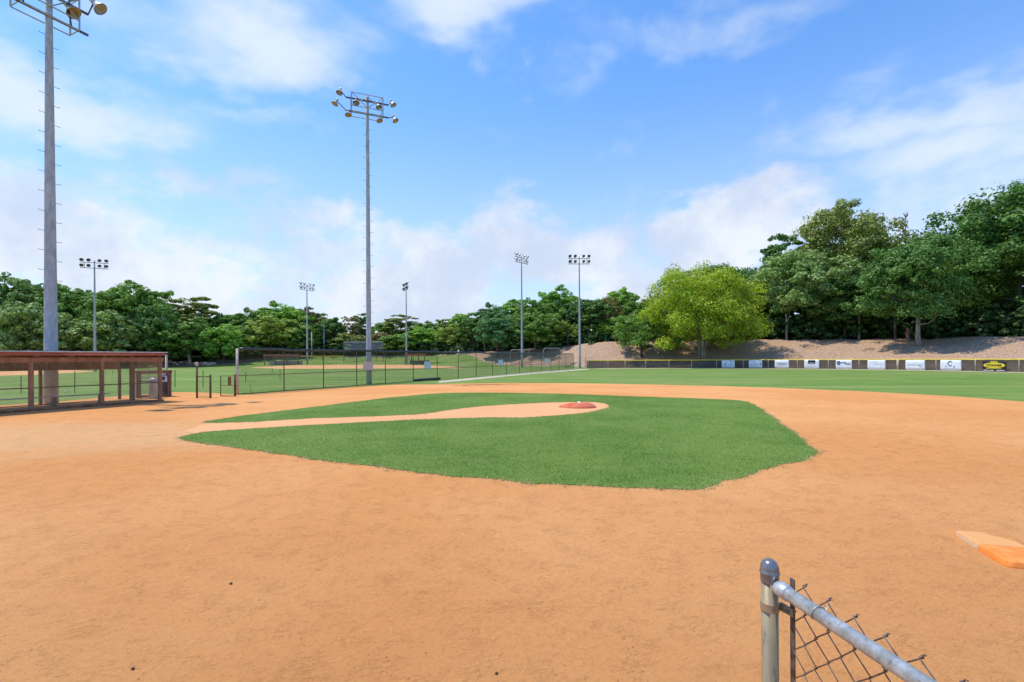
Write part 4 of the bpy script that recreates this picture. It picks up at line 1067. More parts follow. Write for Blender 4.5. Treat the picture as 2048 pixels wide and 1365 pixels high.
def light_pole(label, x, y, zb, arm_z, ang, r0, r1, pegs, lamps, faces, arm=1.5, cage=True, detail=True, group='floodlight poles round the ball fields', inner='amber', taper_z=16.0, lsc=1.0):
    """arm along local x, faces = local horizontal aim"""
    root = thing('light_pole', label, 'floodlight pole', (x, y, zb), ang, group)
    hz = arm_z - zb; topz = hz + 1.35
    nseg = 8; MB().tube([(0, 0, topz * i / nseg) for i in range(nseg + 1)], [r0 + (r1 - r0) * i / nseg for i in range(nseg + 1)], 20).build('pole', M['concrete'], root, True)
    for z in (hz, hz + 0.95):
        mb = MB(); mb.box(-arm, arm, -0.13, -0.05 - 0.0, z - 0.045, z + 0.045)
        mb.box(-arm, arm, 0.16, 0.24, z - 0.045, z + 0.045) if False else None
        mb.build('crossarm', M['steel_dark'], root)
    if cage:
        mb = MB(); c_ = arm * 0.74
        for sx in (-c_, c_):
            for sy in (-0.16, 0.62): mb.tube([(sx, sy, hz), (sx, sy, hz + 1.38)], 0.036, 6)
            mb.tube([(sx, -.16, hz), (sx, .62, hz)], 0.025, 6); mb.tube([(sx, -.16, hz + 1.38), (sx, .62, hz + 1.38)], 0.02, 6)
        for sy in (-0.16, 0.62):
            for z in (hz + 0.42, hz + 1.38, hz - 0.02): mb.tube([(-c_, sy, z), (c_, sy, z)], 0.030, 6)
        mb.tube([(-c_, -.16, hz + 1.38), (0, -.16, hz + .42)], .028, 6); mb.tube([(c_, -.16, hz + 1.38), (0, -.16, hz + .42)], .028, 6)
        mb.tube([(-c_, -.16, hz + .42), (0, -.16, hz + 1.2)], .028, 6); mb.tube([(c_, -.16, hz + .42), (0, -.16, hz + 1.2)], .028, 6)
        mb.build('service_cage', M['galv'], root)
    else:
        mb = MB()
        for sx in (-arm * 0.7, arm * 0.7): mb.box(sx - .035, sx + .035, -0.12, -0.05, hz + 0.046, hz + 0.904)
        mb.build('service_cage', M['steel_dark'], root)
    for (lx, row, dz, ax) in lamps:
        p = Vector((lx, -0.16 + faces.y * 0.10, hz + 0.95 * row + dz))
        aim = Vector((faces.x + ax + 0.10 * math.sin(lx * 9 + row), faces.y + 0.09 * math.sin(lx * 5 + row * 2), faces.z)).normalized()
        bx = max(-arm, min(arm, lx)); floodlight(root, p, aim, (bx, -0.09, hz + 0.95 * row), detail, inner if (inner != 'amber' or row == 0) else 'lampgrey', lsc * (1 + 0.03 * math.sin(lx * 7)))
    if pegs:
        n_ = int((hz - 3.2) / 0.42)
        for i in range(n_):
            z = 3.2 + i * 0.42; sx = 1 if i % 2 else -1; rr_ = r0 + (r1 - r0) * z / topz
            MB().tube([(sx * rr_ * .9, 0, z), (sx * (rr_ + 0.19), 0, z + 0.0), (sx * (rr_ + 0.20), 0, z + 0.035)], 0.0105, 5).build('climbing_peg', M['steel_dark'], root)
    return root
# near left pole, behind the dugout
lx, ly = dl(-2.45, 3.45)
x_, y_ = (-0.9535 * 20.8, 20.8)
K8n = [(-1.75, 0, .45, -.3), (-.85, 0, .45, 0), (.75, 0, .62, 0), (-1.8, 1, .40, -.3), (-.6, 1, .4, 0), (.7, 1, .45, .1), (.1, 1, .5, .3), (1.75, 1, .5, .3)]
light_pole('thick grey concrete light pole behind the dugout, its lamps cut off by the frame', x_, y_, 0, 16.62, dang, 0.245, 0.115, True, K8n, Vector((0.25, -0.55, -0.8)), 1.35)
# middle pole behind the long fence
K8m = [(-2.25, 0, .30, -.5), (-1.35, 0, -.33, -.1), (.85, 0, -.36, 0), (2.0, 0, -.15, .4), (-1.95, 1, .20, -.5), (-.8, 1, -.30, -.2), (.8, 1, -.3, 0), (1.85, 1, .05, .4)]
p_ = A(738, 770, 35.6)
light_pole('tall grey light pole with a service cage, directly behind the long fence', p_[0], 35.6, 0, A(731, 230, 35.6)[2], math.radians(22), 0.20, 0.105, True, K8m, Vector((0.15, -0.22, -0.95)), 1.5, lsc=0.80)
far8 = [(q, r_, .42, 0.0) for r_ in (0, 1) for q in (-1.7, -.75, .75, 1.7)]
def far_pole(label, px, Y, toppy, ang, dirx):
    X = A(px, 700, Y)[0]; zb = tz(X, Y); z_arm = A(px, toppy, Y)[2] - 1.75
    light_pole(label, X, Y, zb - 0.05, z_arm, ang, 0.21, 0.10, False, far8, Vector((dirx, -0.7, -0.55)), 1.95, False, False, inner='lens')  # dark inner colour stands for the dishes' shaded insides
far_pole('slim light pole rising behind the dugout roof in front of the left trees', 190, 84, 517, math.radians(24), 0.3)
far_pole('distant light pole left of the middle pole, beside the far red dugout', 614.5, 114, 566, math.radians(58), 0.5)
far_pole('distant light pole right of the middle pole, beside the far grey dugout', 813, 113, 566, math.radians(-62), 0.3)
far_pole('light pole with tightly bunched lamps behind the long fence near its far end', 1044, 92, 508, math.radians(50), 0.4)
far_pole('light pole between the two fences, two even rows of lamps facing the field', 1159.5, 86.5, 509, math.radians(2), 0.3)

# ------------------------------------------------------------------ other field: dugouts, backstop, building
def far_dugout(pa, pb, Y, ang, label, roofm, wallm):
    X = A((pa + pb) / 2, 700, Y)[0]; zb = tz(X, Y) - 0.05; Wd = (pb - pa) / F * Y
    r = thing('dugout', label, 'dugout', (X, Y, zb), ang)
    MB().add(*slab(-Wd / 2, Wd / 2, -1.5, 1.5, 2.35, 2.1, 0.12)).build('roof', M[roofm], r)
    for x in (-Wd / 2 + .2, -Wd / 6, Wd / 6, Wd / 2 - .2):
        MB().box(x - .09, x + .09, -1.35, -1.17, 0, 2.33).build('post', M['wood'], r)
    MB().box(-Wd / 2 + .1, Wd / 2 - .1, 1.2, 1.3, 0.0, 0.95).build('rear_wall', M[wallm], r)
    MB().box(-Wd / 2 + .6, Wd / 2 - .6, .5, .8, .42, .47).build('bench', M['bench'], r)
    MB().box(-Wd / 2, Wd / 2, -1.36, -1.29, 2.05, 2.32).build('front_beam', M['redwood'], r)
    V, Q = chain((-Wd / 2, -1.40), (Wd / 2, -1.40), 0.05, 2.05, 0.11, 0.004); fast_mesh('front_mesh', V, Q, M['fabric_gold'], r)
far_dugout(533, 601, 112, 0.05, 'far red-roofed dugout seen through the left part of the long fence', 'fascia', 'palepost')
far_dugout(812, 857, 112, -0.25, 'far grey-fronted dugout beyond the long fence, right of the middle pole', 'fascia', 'bin')

Yb = 117.0; xa = A(687.5, 700, Yb)[0]; xb = A(766, 700, Yb)[0]; zb = tz((xa + xb) / 2, Yb); zt2 = A(726, 684.5, Yb)[2]
root = thing('backstop', 'tall chain-link backstop of the other field behind the middle pole', 'backstop', (0, 0, 0))
for px in (687.5, 713, 752.5, 766):
    X = A(px, 700, Yb)[0]; MB().tube([(X, Yb, zb - .1), (X, Yb, zt2)], 0.07, 8).build('post', M['brownpipe'], root)
for z in (zt2, zb + 3.2, zb + 1.2): MB().tube([(xa, Yb, z), (xb, Yb, z)], 0.05 if z != zt2 else .07, 8).build('rail', M['galv'], root)
V, Q = chain((xa, Yb - .1), (xb, Yb - .1), zb + 3.2, zt2, 0.11, 0.012); fast_mesh('upper_mesh', V, Q, M['galv'], root)
V, Q = chain((xa, Yb - .1), (xb, Yb - .1), zb, zb + 3.2, 0.14, 0.004); fast_mesh('lower_mesh', V, Q, M['fabric'], root)

# low dark red building under the trees
Yr = 131.0; a = A(480, 700, Yr); b_ = A(668, 700, Yr)
root = thing('low_building', 'long low dark red building under the trees beyond the far dugout', 'building', ((a[0] + b_[0]) / 2, Yr, tz((a[0] + b_[0]) / 2, Yr) - .2)); Wd = b_[0] - a[0]
zb = root.location.z; zt3 = A(560, 700.5, Yr)[2] - zb
MB().box(-Wd / 2, Wd / 2, 0, 4, 0, zt3 - .25).build('wall', M['darkred'], root)
MB().add(*slab(-Wd / 2 - .3, Wd / 2 + .3, -.5, 4.4, zt3 - .24, zt3 + .4, .12)).build('roof', M['roof'], root)
for i, px in enumerate((578, 583, 588, 593)):
    X = A(px, 706, Yr)[0] - root.location.x; z = A(px, 708, Yr)[2] - zb
    MB().box(X - .22, X + .22, -.05, -.005, z - .1, z + .4).build('window', M['whiteprint'], root)
# yellow-capped far fence
Yf = 121.0; a = A(602, 713, Yf); b_ = A(688, 713, Yf)
root = thing('yellow_topped_fence', 'low fence with a pale yellow rail beyond the far dugout, left of the backstop', 'fence')
MB().tube([a, (b_[0], Yf, b_[2])], .07, 8).build('rail', M['yellow'], root)
for i in range(5):
    X = a[0] + (b_[0] - a[0]) * i / 4; MB().tube([(X, Yf, tz(X, Yf) - .1), (X, Yf, a[2] + (b_[2] - a[2]) * i / 4)], .05, 6).build('post', M['brownpipe'], root)
V, Q = chain((a[0], Yf), (b_[0], Yf), tz(a[0], Yf), min(a[2], b_[2]), .12, .004); fast_mesh('chain_mesh', V, Q, M['fabric'], root)
# dark fence at the far edge of the left grass
a = A(432, 730, 119); b_ = A(548, 730, 122)
root = thing('dark_fence', 'dark chain-link fence at the foot of the trees left of the far dugout', 'fence')
z0, z1_ = 0.45, 2.0
for i in range(9):
    X = a[0] + (b_[0] - a[0]) * i / 8; Yq = a[1] + (b_[1] - a[1]) * i / 8; MB().tube([(X, Yq, .3), (X, Yq, z1_)], .04, 6).build('post', M['stake'], root)
MB().tube([(a[0], a[1], z1_), (b_[0], b_[1], z1_)], .035, 6).build('rail', M['stake'], root)
mesh_obj('dark_screen', [(a[0], a[1] + .05, z0), (b_[0], b_[1] + .05, z0), (b_[0], b_[1] + .05, z1_), (a[0], a[1] + .05, z1_)], [(0, 1, 2, 3)], M['screen'], root)

# bare utility poles
for px, ty, by_, Y, m, lb in ((623.5, 664, 712, 124, 'palepost', 'bare pale wooden pole just right of the distant left light pole'),
                             (648, 655, 705, 128, 'galv', 'thin pole with a round lamp head under the trees near the backstop'),
                             (969.5, 676, 706, 113, 'stake', 'thin green pole standing under the dark trees left of the bunched lamps')):
    X = A(px, 700, Y)[0]; zb = tz(X, Y); zt4 = A(px, ty, Y)[2]
    r = thing('utility_pole', lb, 'pole', (X, Y, zb - .1))
    MB().tube([(0, 0, 0), (0, 0, zt4 - zb)], [.16, .11], 8).build('shaft', M[m], r, True)
    MB().lathe([(.12, zt4 - zb), (.30, zt4 - zb + .05), (.28, zt4 - zb + .35), (.05, zt4 - zb + .55)] if m == 'galv' else [(.11, zt4 - zb), (.12, zt4 - zb + .05), (.001, zt4 - zb + .1)], 10).build('head', M[m], r)

# batting-cage frames and terrace rails on the bank beyond the long fence
def pipe_arch(px0, px1, pyt, Y, label):
    xa, xb = A(px0, 700, Y)[0], A(px1, 700, Y)[0]; zt5 = A(px0, pyt, Y)[2]; r = thing('cage_frame', label, 'pipe frame', (xa, Y, 0)); W_ = xb - xa
    pts = [(0, 0, tz(xa, Y) - .1), (0, 0, zt5 - .5)] + [(.5 - .5 * math.cos(math.radians(q)), 0, zt5 - .5 + .5 * math.sin(math.radians(q))) for q in (30, 60, 90)] + \
          [(W_ - .5 + .5 * math.sin(math.radians(q)), 0, zt5 - .5 + .5 * math.cos(math.radians(q))) for q in (0, 30, 60, 90)] + [(W_, 0, tz(xb, Y) - .1)]
    MB().tube(pts, .05, 8).build('pipe', M['galv'], r, True)
    V, Q = chain((0, .06), (W_, .06), 0.3, zt5 - .1, .12, .005); fast_mesh('net', V, Q, M['fabric'], r)
pipe_arch(1021, 1058, 700, 99.5, 'round-cornered pipe frame on the bank beyond the long fence')
pipe_arch(1087, 1121, 697, 97.5, 'right-hand pipe frame standing on the bank near the end of the long fence')
for px0, px1, py, Y, lb in ((886, 916, 703.5, 119.5, 'left rail of the terrace on top of the green slope'), (922, 956, 702.0, 118, 'middle rail of the terrace, right of the small pale tent'), (972, 1004, 700.0, 116, 'right rail of the terrace under the dark trees')):
    a = A(px0, py, Y); b_ = A(px1, py, Y); r = thing('terrace_rail', lb, 'railing', (a[0], Y, 0), 0, 'terrace rails'); W_ = b_[0] - a[0]
    MB().tube([(0, 0, a[2]), (W_, 0, a[2])], .06, 6).build('rail', M['steel_dark'], r)
    for i in range(4):
        X = W_ * i / 3; MB().tube([(X, 0, min(a[2] - .3, tz(a[0] + X, Y) - .1)), (X, 0, a[2])], .04, 6).build('post', M['steel_dark'], r)
Xc, Yc, Zc = A(917.5, 706, 117.5)
r = thing('small_tent', 'tiny pale pointed tent on top of the green slope', 'tent', (Xc, Yc, tz(Xc, Yc) - .05))
MB().lathe([(.50, 0), (.36, .5), (.12, 1.1), (.001, 1.25)], 12).build('canopy', M['cone'], r); MB().tube([(0, 0, 1.2), (0, 0, 1.4)], .02, 6).build('pole', M['galv'], r)

# ropes and stakes on the grass beyond the dugout
def stake(px, pt, pb, lb):
    x, y = G(px, pb); z = A(px, pt, y)[2]
    r = thing('rope_stake', lb, 'stake', (x, y, 0), 0, 'thin stakes carrying the yellow ropes')
    MB().tube([(0, 0, 0), (0.01, 0, z)], .022, 6).build('rod', M['stake'], r); MB().lathe([(.022, z), (.035, z + .01), (.03, z + .04), (.001, z + .05)], 8).build('knob', M['rope'], r)
    return (x, y, z)
k1 = stake(350, 740, 775, 'dark stake on the grass just right of the litter bin')
k2 = stake(406, 741, 776, 'dark stake seen between the capped post and the short post of the fence panel')
k3 = stake(298, 733, 757, 'short far stake seen through the right end of the dugout')
k4 = stake(149.5, 744, 786, 'dark stake seen through the dugout, right of the thick pole')
k5 = stake(42, 752, 787, 'dark stake seen through the dugout, left of the thick pole')
k6 = stake(225, 741, 751, 'farthest stake seen through the middle of the dugout')
k7 = stake(491.4, 737, 766, 'stake behind the first bay of the long fence, nearest its end post')
k8 = stake(560, 738.5, 760, 'leaning stake behind the long fence near its second post')
k9 = stake(545, 736, 746, 'faint far stake behind the first bay of the long fence')
def rope(pts, sag, lb):
    out = []
    for a, b_ in zip(pts[:-1], pts[1:]):
        for i in range(9):
            t = i / 9; p = Vector(a).lerp(Vector(b_), t); p.z -= sag * 4 * t * (1 - t); out.append(p)
    out.append(Vector(pts[-1])); r = thing('yellow_rope', lb, 'rope', tuple(out[0]))
    MB().tube([q - out[0] for q in out], .014, 5).build('strand', M['rope'], r)
rope([(k5[0], k5[1], k5[2] * .6), (k4[0], k4[1], k4[2] * .62), (k1[0], k1[1], k1[2] * .5), (k2[0], k2[1], k2[2] * .5)], .05, 'yellow rope strung at knee height behind the dugout')
rope([(k3[0], k3[1], k3[2]), (k1[0], k1[1], k1[2]), (k2[0], k2[1], k2[2]), (k7[0], k7[1], k7[2])], .04, 'upper yellow rope strung from the litter bin to the long fence')
p0 = (pp[0][0] + .1, pp[0][1] + .3, 1.35)
rope([p0, (k7[0], k7[1], k7[2] - .1), (k9[0], k9[1], k9[2]), (k8[0], k8[1], k8[2]), (k8[0] + 1.6, k8[1] - .6, .75)], .18, 'slack yellow rope hanging behind the first bay of the long fence')

for px, py, lb in ((604, 757.5, 'white ball lying on the grass beyond the first bays of the long fence'), (132, 785, 'white ball on the grass behind the dugout'), (664, 744, 'far white ball on the grass near the edge of the other infield')):
    x, y = G(px, py); r = stone('ball', x, y, .055, .06, .06, .06, 1, M['ball'], lb, 'ball', sub=2)
# boulders at the far edge of the left grass
rg = random.Random(8)
for i in range(13):
    px = 334 + i * 7.6 + rg.uniform(-2, 2); py = 727 + rg.uniform(-3.5, 3)
    x, y = GT(px, min(731.5, py + 1.5)); sz = rg.uniform(.35, .75)
    stone('boulder', x, y, tz(x, y) + sz * .3, sz * rg.uniform(1, 1.7), sz, sz * .75, i + 20, M['rock'], 'pale boulder in the heap at the foot of the trees, far behind the bin', 'boulder', 'boulders heaped along the far edge of the left grass', 2)

# ------------------------------------------------------------------ trees
def crown_arrays(seed, W, Hc, z0, nclump, nsub, nleaf, leaf, flat=0.9, taper=0.0, rough=1.0, top=0.9, hole=0.0, sub_r=(0.32, 0.52)):
    r = np.random.default_rng(seed); R = W / 2
    # clump centres spread through an egg-shaped volume, more near its surface
    C = []; CR = []
    if rough > 1.8:          # open, layered crowns
        while len(C) < nclump:
            d = r.normal(size=3); d /= np.linalg.norm(d)
            if d[2] < -0.75: continue
            rad = r.uniform(0.35, 1.0) ** 0.5; zz = d[2] * rad
            shr = 1 - taper * max(0.0, zz) - 0.12 * max(0, -zz); lump = 1 + 0.14 * r.normal()
            C.append((d[0] * rad * R * 0.84 * shr * lump, d[1] * rad * R * 0.84 * shr * lump, z0 + Hc * (0.5 + 0.45 * zz * lump)))
            CR.append(R * r.uniform(0.21, 0.34))
    else:                    # full crowns: overlapping puffs over an egg, with an inner fill
        no = int(nclump * 0.74); off = Vector((seed * 3.7, seed * 1.3, 0))
        for i in range(nclump):
            if i < no:
                zz = 1 - 1.84 * (i + 0.5) / no; an = 2.39996 * i + r.normal() * 0.25; q = math.sqrt(max(0, 1 - zz * zz))
                d = np.array((q * math.cos(an), q * math.sin(an), zz)); rad = r.uniform(0.62, 0.92) - 0.16 * max(0.0, zz - 0.55) / 0.45; cr_ = r.uniform(0.17, 0.29) + 0.05 * max(0.0, zz - 0.55) / 0.45
            else:
                d = r.normal(size=3); d /= np.linalg.norm(d); rad = r.uniform(0.15, 0.6); cr_ = r.uniform(0.25, 0.36)
            lump = 1 + rough * (0.30 * mnoise.noise(Vector(d * 1.6) + off) + 0.07 * r.normal())
            zz = d[2] * rad; shr = 1 - taper * max(0.0, zz)
            C.append((d[0] * rad * R * shr * lump, d[1] * rad * R * shr * lump, z0 + Hc * (0.48 + 0.48 * zz * lump) ))
            CR.append(R * cr_)
    C = np.array(C); CR = np.array(CR)
    d = r.normal(size=(nclump, nsub, 3)); d /= np.linalg.norm(d, axis=2, keepdims=True); d[..., 2] = np.abs(d[..., 2]) * 1.1 - 0.35
    SC = C[:, None] + d * CR[:, None, None] * np.array((1, 1, flat)) * r.uniform(0.55, 1.0, (nclump, nsub, 1))
    SR = CR[:, None] * r.uniform(sub_r[0], sub_r[1], (nclump, nsub))
    e = r.normal(size=(nclump, nsub, nleaf, 3)); e /= np.linalg.norm(e, axis=3, keepdims=True)
    P = SC[:, :, None] + e * SR[:, :, None, None] * r.uniform(0.72, 1.04, (nclump, nsub, nleaf, 1)) * np.array((1, 1, 0.7))
    nrm = e * 1.0 + d[:, :, None] * 0.35 + np.array((0, 0, 0.25)) + r.normal(size=e.shape) * 0.33
    P = P.reshape(-1, 3); nrm = nrm.reshape(-1, 3)
    nrm /= np.linalg.norm(nrm, axis=1, keepdims=True)
    a = np.cross(nrm, r.normal(size=nrm.shape)); a /= np.linalg.norm(a, axis=1, keepdims=True); b = np.cross(nrm, a)
    s = leaf * r.uniform(0.55, 1.25, (len(P), 1))
    v = np.stack([P - a * s * 0.5, P - b * s * 0.36 + nrm * s * 0.08, P + a * s * 0.5, P + b * s * 0.36 + nrm * s * 0.08], 1)
    return v.reshape(-1, 3), np.arange(len(P) * 4).reshape(-1, 4), C

def limbs(C, Hc, z0, tr, seed, stems=1, nb=14, lean=0.0):
    mb = MB(); r = random.Random(seed)
    for s in range(stems):
        off = Vector((r.uniform(-.4, .4), r.uniform(-.3, .3), 0)) * (stems > 1) * tr * 3
        spread = Vector((off.x * 4 + r.uniform(-.3, .3) + lean, off.y * 3, 0))
        top = Vector((spread.x, spread.y, z0 + Hc * 0.62)); pts = []; rad = []
        for i in range(8):
            t = i / 7; p = off.lerp(top, t) + Vector((math.sin(t * 5 + s), math.cos(t * 4 + s), 0)) * 0.15 * t * (1 if i < 7 else 1)
            pts.append(p); rad.append(tr * (1.35 if i == 0 else 1) * (1 - 0.72 * t) / (1 if stems == 1 else 1.25))
        mb.tube(pts, rad, 10)
        idx = list(range(len(C))); r.shuffle(idx)
        for j in idx[:nb]:
            c = Vector(C[j]); t = min(0.95, max(0.25, (c.z - z0) / (Hc * 1.1) * 0.8 + 0.15)); k = t * 7; i = int(k)
            st_ = pts[i].lerp(pts[min(i + 1, 7)], k - i); m_ = st_.lerp(c, 0.5) + Vector((0, 0, -0.04 * Hc))
            r_ = rad[i] * 0.42
            mb.tube([st_, m_, c], [r_, r_ * 0.6, r_ * 0.2], 6, False)
    return mb

PROTO = {}
def proto(kind, seed, W, Ht, clear, nclump, nsub, nleaf, leaf, tr, stems=1, **kw):
    """build crown and trunk meshes once; placed by copies"""
    Hc = Ht - clear
    v, q, C = crown_arrays(seed, W, Hc, clear, nclump, nsub, nleaf, leaf, **kw)
    c = fast_mesh('crown', v, q, LM['mid']); t = limbs(C, Hc, clear, tr, seed, stems).build('trunk', M['bark'], None, True)
    PROTO[kind] = (c.data, t.data, W, Ht); bpy.data.objects.remove(c); bpy.data.objects.remove(t)
proto('round', 11, 11, 14, 1.8, 62, 8, 44, 0.42, 0.30)
proto('round_b', 27, 11, 14, 1.4, 66, 8, 44, 0.42, 0.28, rough=1.5)
proto('tall', 31, 9, 16, 2.2, 56, 8, 44, 0.42, 0.28, taper=0.35)
proto('tall_b', 44, 9, 16, 1.8, 58, 8, 44, 0.42, 0.26, taper=0.25, rough=1.5)
proto('bushy', 52, 11, 12, 0.2, 62, 8, 44, 0.42, 0.22)
proto('pine', 61, 8, 16, 2.2, 56, 9, 32, 0.38, 0.24, taper=0.35, flat=0.35, rough=2.0, sub_r=(0.28, 0.42))
proto('sparse', 73, 9, 15, 3.0, 34, 7, 20, 0.36, 0.22, rough=2.0, sub_r=(0.22, 0.38))
proto('oak', 85, 20, 26, 4.5, 95, 13, 36, 0.48, 0.48, rough=1.6, taper=0.0)
proto('oak_b', 97, 18, 22, 2.6, 92, 13, 38, 0.46, 0.42, rough=1.1)
proto('spreading', 103, 23, 19, 0.2, 130, 13, 44, 0.36, 0.36, stems=3, flat=0.75, rough=1.5, taper=0.12)
proto('small', 117, 10, 9, 0.7, 50, 10, 30, 0.30, 0.22, stems=2, flat=0.8, rough=1.3)

def tree(name, kind, leafk, px, topy, wpx, Y, label, base=None, bark=None, group=None, depth=0.9, rz=None):
    X = A(px, 700, Y)[0]; zb = tz(X, Y) - 0.1 if base is None else base
    zt_ = A(px, topy, Y)[2]; cm, tm, W, Ht = PROTO[kind]
    r = thing(name, label, 'tree', (X, Y, zb), rz if rz is not None else random.Random(int(px * 7 + topy)).uniform(0, 6.28), group)
    sx = wpx / F * Y / W; r.scale = (sx, sx, (zt_ - zb) / Ht / 1.0)
    c = bpy.data.objects.new('crown', cm); COL.objects.link(c); c.parent = r
    c.material_slots[0].link = 'OBJECT'; c.material_slots[0].material = LM[leafk]
    t = bpy.data.objects.new('trunk', tm); COL.objects.link(t); t.parent = r
    if bark: t.material_slots[0].link = 'OBJECT'; t.material_slots[0].material = M[bark]
    return r
T = tree
# left woods
T('broadleaf_tree', 'round', 'sage', -45, 540, 170, 112, 'big pale-leaved tree cut off by the left edge of the photo')
T('broadleaf_tree', 'round_b', 'sage', 40, 531, 150, 118, 'large sage green tree left of the thick grey pole, tallest there')
T('broadleaf_tree', 'round', 'mid', 128, 549, 140, 121, 'tree just right of the thick grey pole, behind the dugout roof')
T('broadleaf_tree', 'bushy', 'sage', 45, 590, 140, 108, 'lower pale tree in front of the big ones, left of the thick pole', bark='palebark')
T('broadleaf_tree', 'round_b', 'mid', 205, 560, 130, 120, 'tree directly behind the slim light pole over the dugout')
T('broadleaf_tree', 'round', 'mid', 278, 549, 150, 118, 'highest rounded tree between the dugout and the gap in the woods')
T('broadleaf_tree', 'bushy', 'sage', 235, 612, 150, 111, 'leafy lower tree above the dugout roof, right of the slim pole')
T('broadleaf_tree', 'bushy', 'sage', 140, 618, 130, 110, 'leafy lower tree above the dugout roof, between the thick and the slim pole')
T('broadleaf_tree', 'bushy', 'dark', 318, 600, 100, 114, 'dark full tree above the right end of the dugout roof')
T('umbrella_tree', 'pine', 'olive', 388, 586, 115, 128, 'flat-topped olive tree rising behind the tree with a pale forked trunk')
T('broadleaf_tree', 'round', 'mid', 380, 628, 125, 117, 'rounded tree with a pale forked trunk above the boulders', bark='palebark')
T('broadleaf_tree', 'bushy', 'bright', 448, 640, 90, 119, 'bright green low tree left of the end post of the long fence')
T('broadleaf_tree', 'tall', 'mid', 452, 610, 80, 131, 'narrow mid-green tree behind the bright low one')
T('broadleaf_tree', 'round', 'mid', 500, 610, 90, 133, 'rounded tree behind, between the fence end post and the domed green tree')
T('broadleaf_tree', 'round', 'bright', 560, 597, 125, 134, 'broad domed bright tree left of the distant left light pole')
T('broadleaf_tree', 'round_b', 'lime', 540, 620, 115, 127, 'pale feathery green tree in front of the domed tree')
T('broadleaf_tree', 'bushy', 'mid', 485, 645, 90, 125, 'low tree over the first bay of the long fence')
T('broadleaf_tree', 'tall_b', 'brown', 612, 606, 62, 139, 'bronze-topped tree right behind the distant left light pole')
T('broadleaf_tree', 'bushy', 'mid', 606, 640, 90, 130, 'green tree low behind the distant left light pole')
T('broadleaf_tree', 'tall', 'dark', 662, 622, 66, 132, 'dark narrow tree left of the bare gap near the backstop')
T('broadleaf_tree', 'tall_b', 'olive', 641, 620, 50, 142, 'olive tree peeping out behind the dark narrow one')
T('bare_tree', 'sparse', 'brown', 702, 630, 58, 136, 'thin bronze tree half bare above the backstop')
T('pine_tree', 'pine', 'dark', 724, 622, 46, 141, 'small dark pine just left of the middle pole')
T('broadleaf_tree', 'bushy', 'olive', 700, 662, 90, 131, 'low olive thicket tree behind the backstop')
T('broadleaf_tree', 'bushy', 'brown', 758, 660, 70, 131, 'low bronze-green tree right of the middle pole')
T('broadleaf_tree', 'round', 'mid', 768, 636, 66, 137, 'green tree right of the middle pole, top against cloud')
T('umbrella_tree', 'pine', 'olive', 802, 626, 84, 138, 'layered olive pine behind the distant right light pole')
T('broadleaf_tree', 'bushy', 'mid', 795, 664, 90, 129, 'mid-green tree low at the foot of the distant right light pole')
T('broadleaf_tree', 'round', 'bright', 845, 648, 90, 131, 'bright tree right of the distant right light pole')
T('broadleaf_tree', 'round_b', 'mid', 850, 636, 76, 141, 'darker tree behind the bright one right of the distant right light pole')
T('broadleaf_tree', 'tall_b', 'olive', 888, 632, 50, 143, 'wispy tree top where the skyline is lowest')
T('broadleaf_tree', 'round', 'lime', 905, 645, 76, 125, 'yellowish tree above the small pale tent')
# woods in the centre, stepping up to the right
T('broadleaf_tree', 'tall', 'bright', 928, 612, 66, 133, 'bright tree where the skyline starts to climb to the right')
T('broadleaf_tree', 'tall', 'dark', 945, 620, 64, 120, 'dark tall tree above the terrace rail')
T('broadleaf_tree', 'round', 'blue', 985, 600, 90, 121, 'bluish dark tree left of the bunched lamp pole')
T('broadleaf_tree', 'tall_b', 'bright', 1030, 588, 80, 124, 'tall bright green tree just behind the bunched lamp pole')
T('broadleaf_tree', 'bushy', 'mid', 1012, 628, 80, 114, 'low full tree left of the bunched lamp pole')
T('broadleaf_tree', 'round_b', 'mid', 1068, 586, 100, 115, 'broad tree right of the bunched lamp pole, down to the bank')
T('broadleaf_tree', 'round', 'bright', 1115, 564, 100, 126, 'highest bright tree between the two lamp poles')
T('broadleaf_tree', 'bushy', 'mid', 1098, 630, 80, 110, 'leafy tree low between the two lamp poles')
T('broadleaf_tree', 'round', 'blue', 996, 622, 100, 107, 'dark bluish tree standing on the bank left of the bunched lamp pole')
T('broadleaf_tree', 'round_b', 'mid', 1070, 612, 96, 105.5, 'full tree on the bank whose shade falls on the round-cornered pipe frames')
T('small_tree', 'sparse', 'lime', 1136, 640, 60, 107, 'small airy tree with dark stem on the bank left of the right lamp pole')
T('broadleaf_tree', 'tall', 'dark', 1186, 582, 84, 109, 'very dark tree just right of the right lamp pole')
T('broadleaf_tree', 'bushy', 'mid', 1160, 650, 60, 114, 'low tree behind the right lamp pole')
T('broadleaf_tree', 'round', 'bright', 1240, 566, 90, 116, 'tall bright green tree left of the yellow tree, top on the skyline')
T('broadleaf_tree', 'sparse', 'brown', 1222, 588, 60, 108, 'bronze-tinged thin tree left of the yellow tree')
T('broadleaf_tree', 'bushy', 'bright', 1215, 640, 64, 107, 'bright low tree behind the round-headed small tree')
T('broadleaf_tree', 'round_b', 'mid', 1280, 585, 80, 110, 'green tree behind the left shoulder of the yellow tree')
T('small_tree', 'small', 'mid', 1286, 616, 132, 92.5, 'small bluish round-headed tree on the mulch bank beside the yellow tree')
T('yellow_tree', 'spreading', 'yellow', 1404, 513, 236, 88.5, 'big spreading yellow-green tree on the mulch bank behind the outfield fence', bark='palebark', rz=0.4)
T('broadleaf_tree', 'oak_b', 'dark', 1450, 513, 160, 108, 'dark tree showing just over the top of the yellow tree')
T('broadleaf_tree', 'oak_b', 'dark', 1515, 528, 150, 104, 'dark tree filling the gap right of the yellow tree')
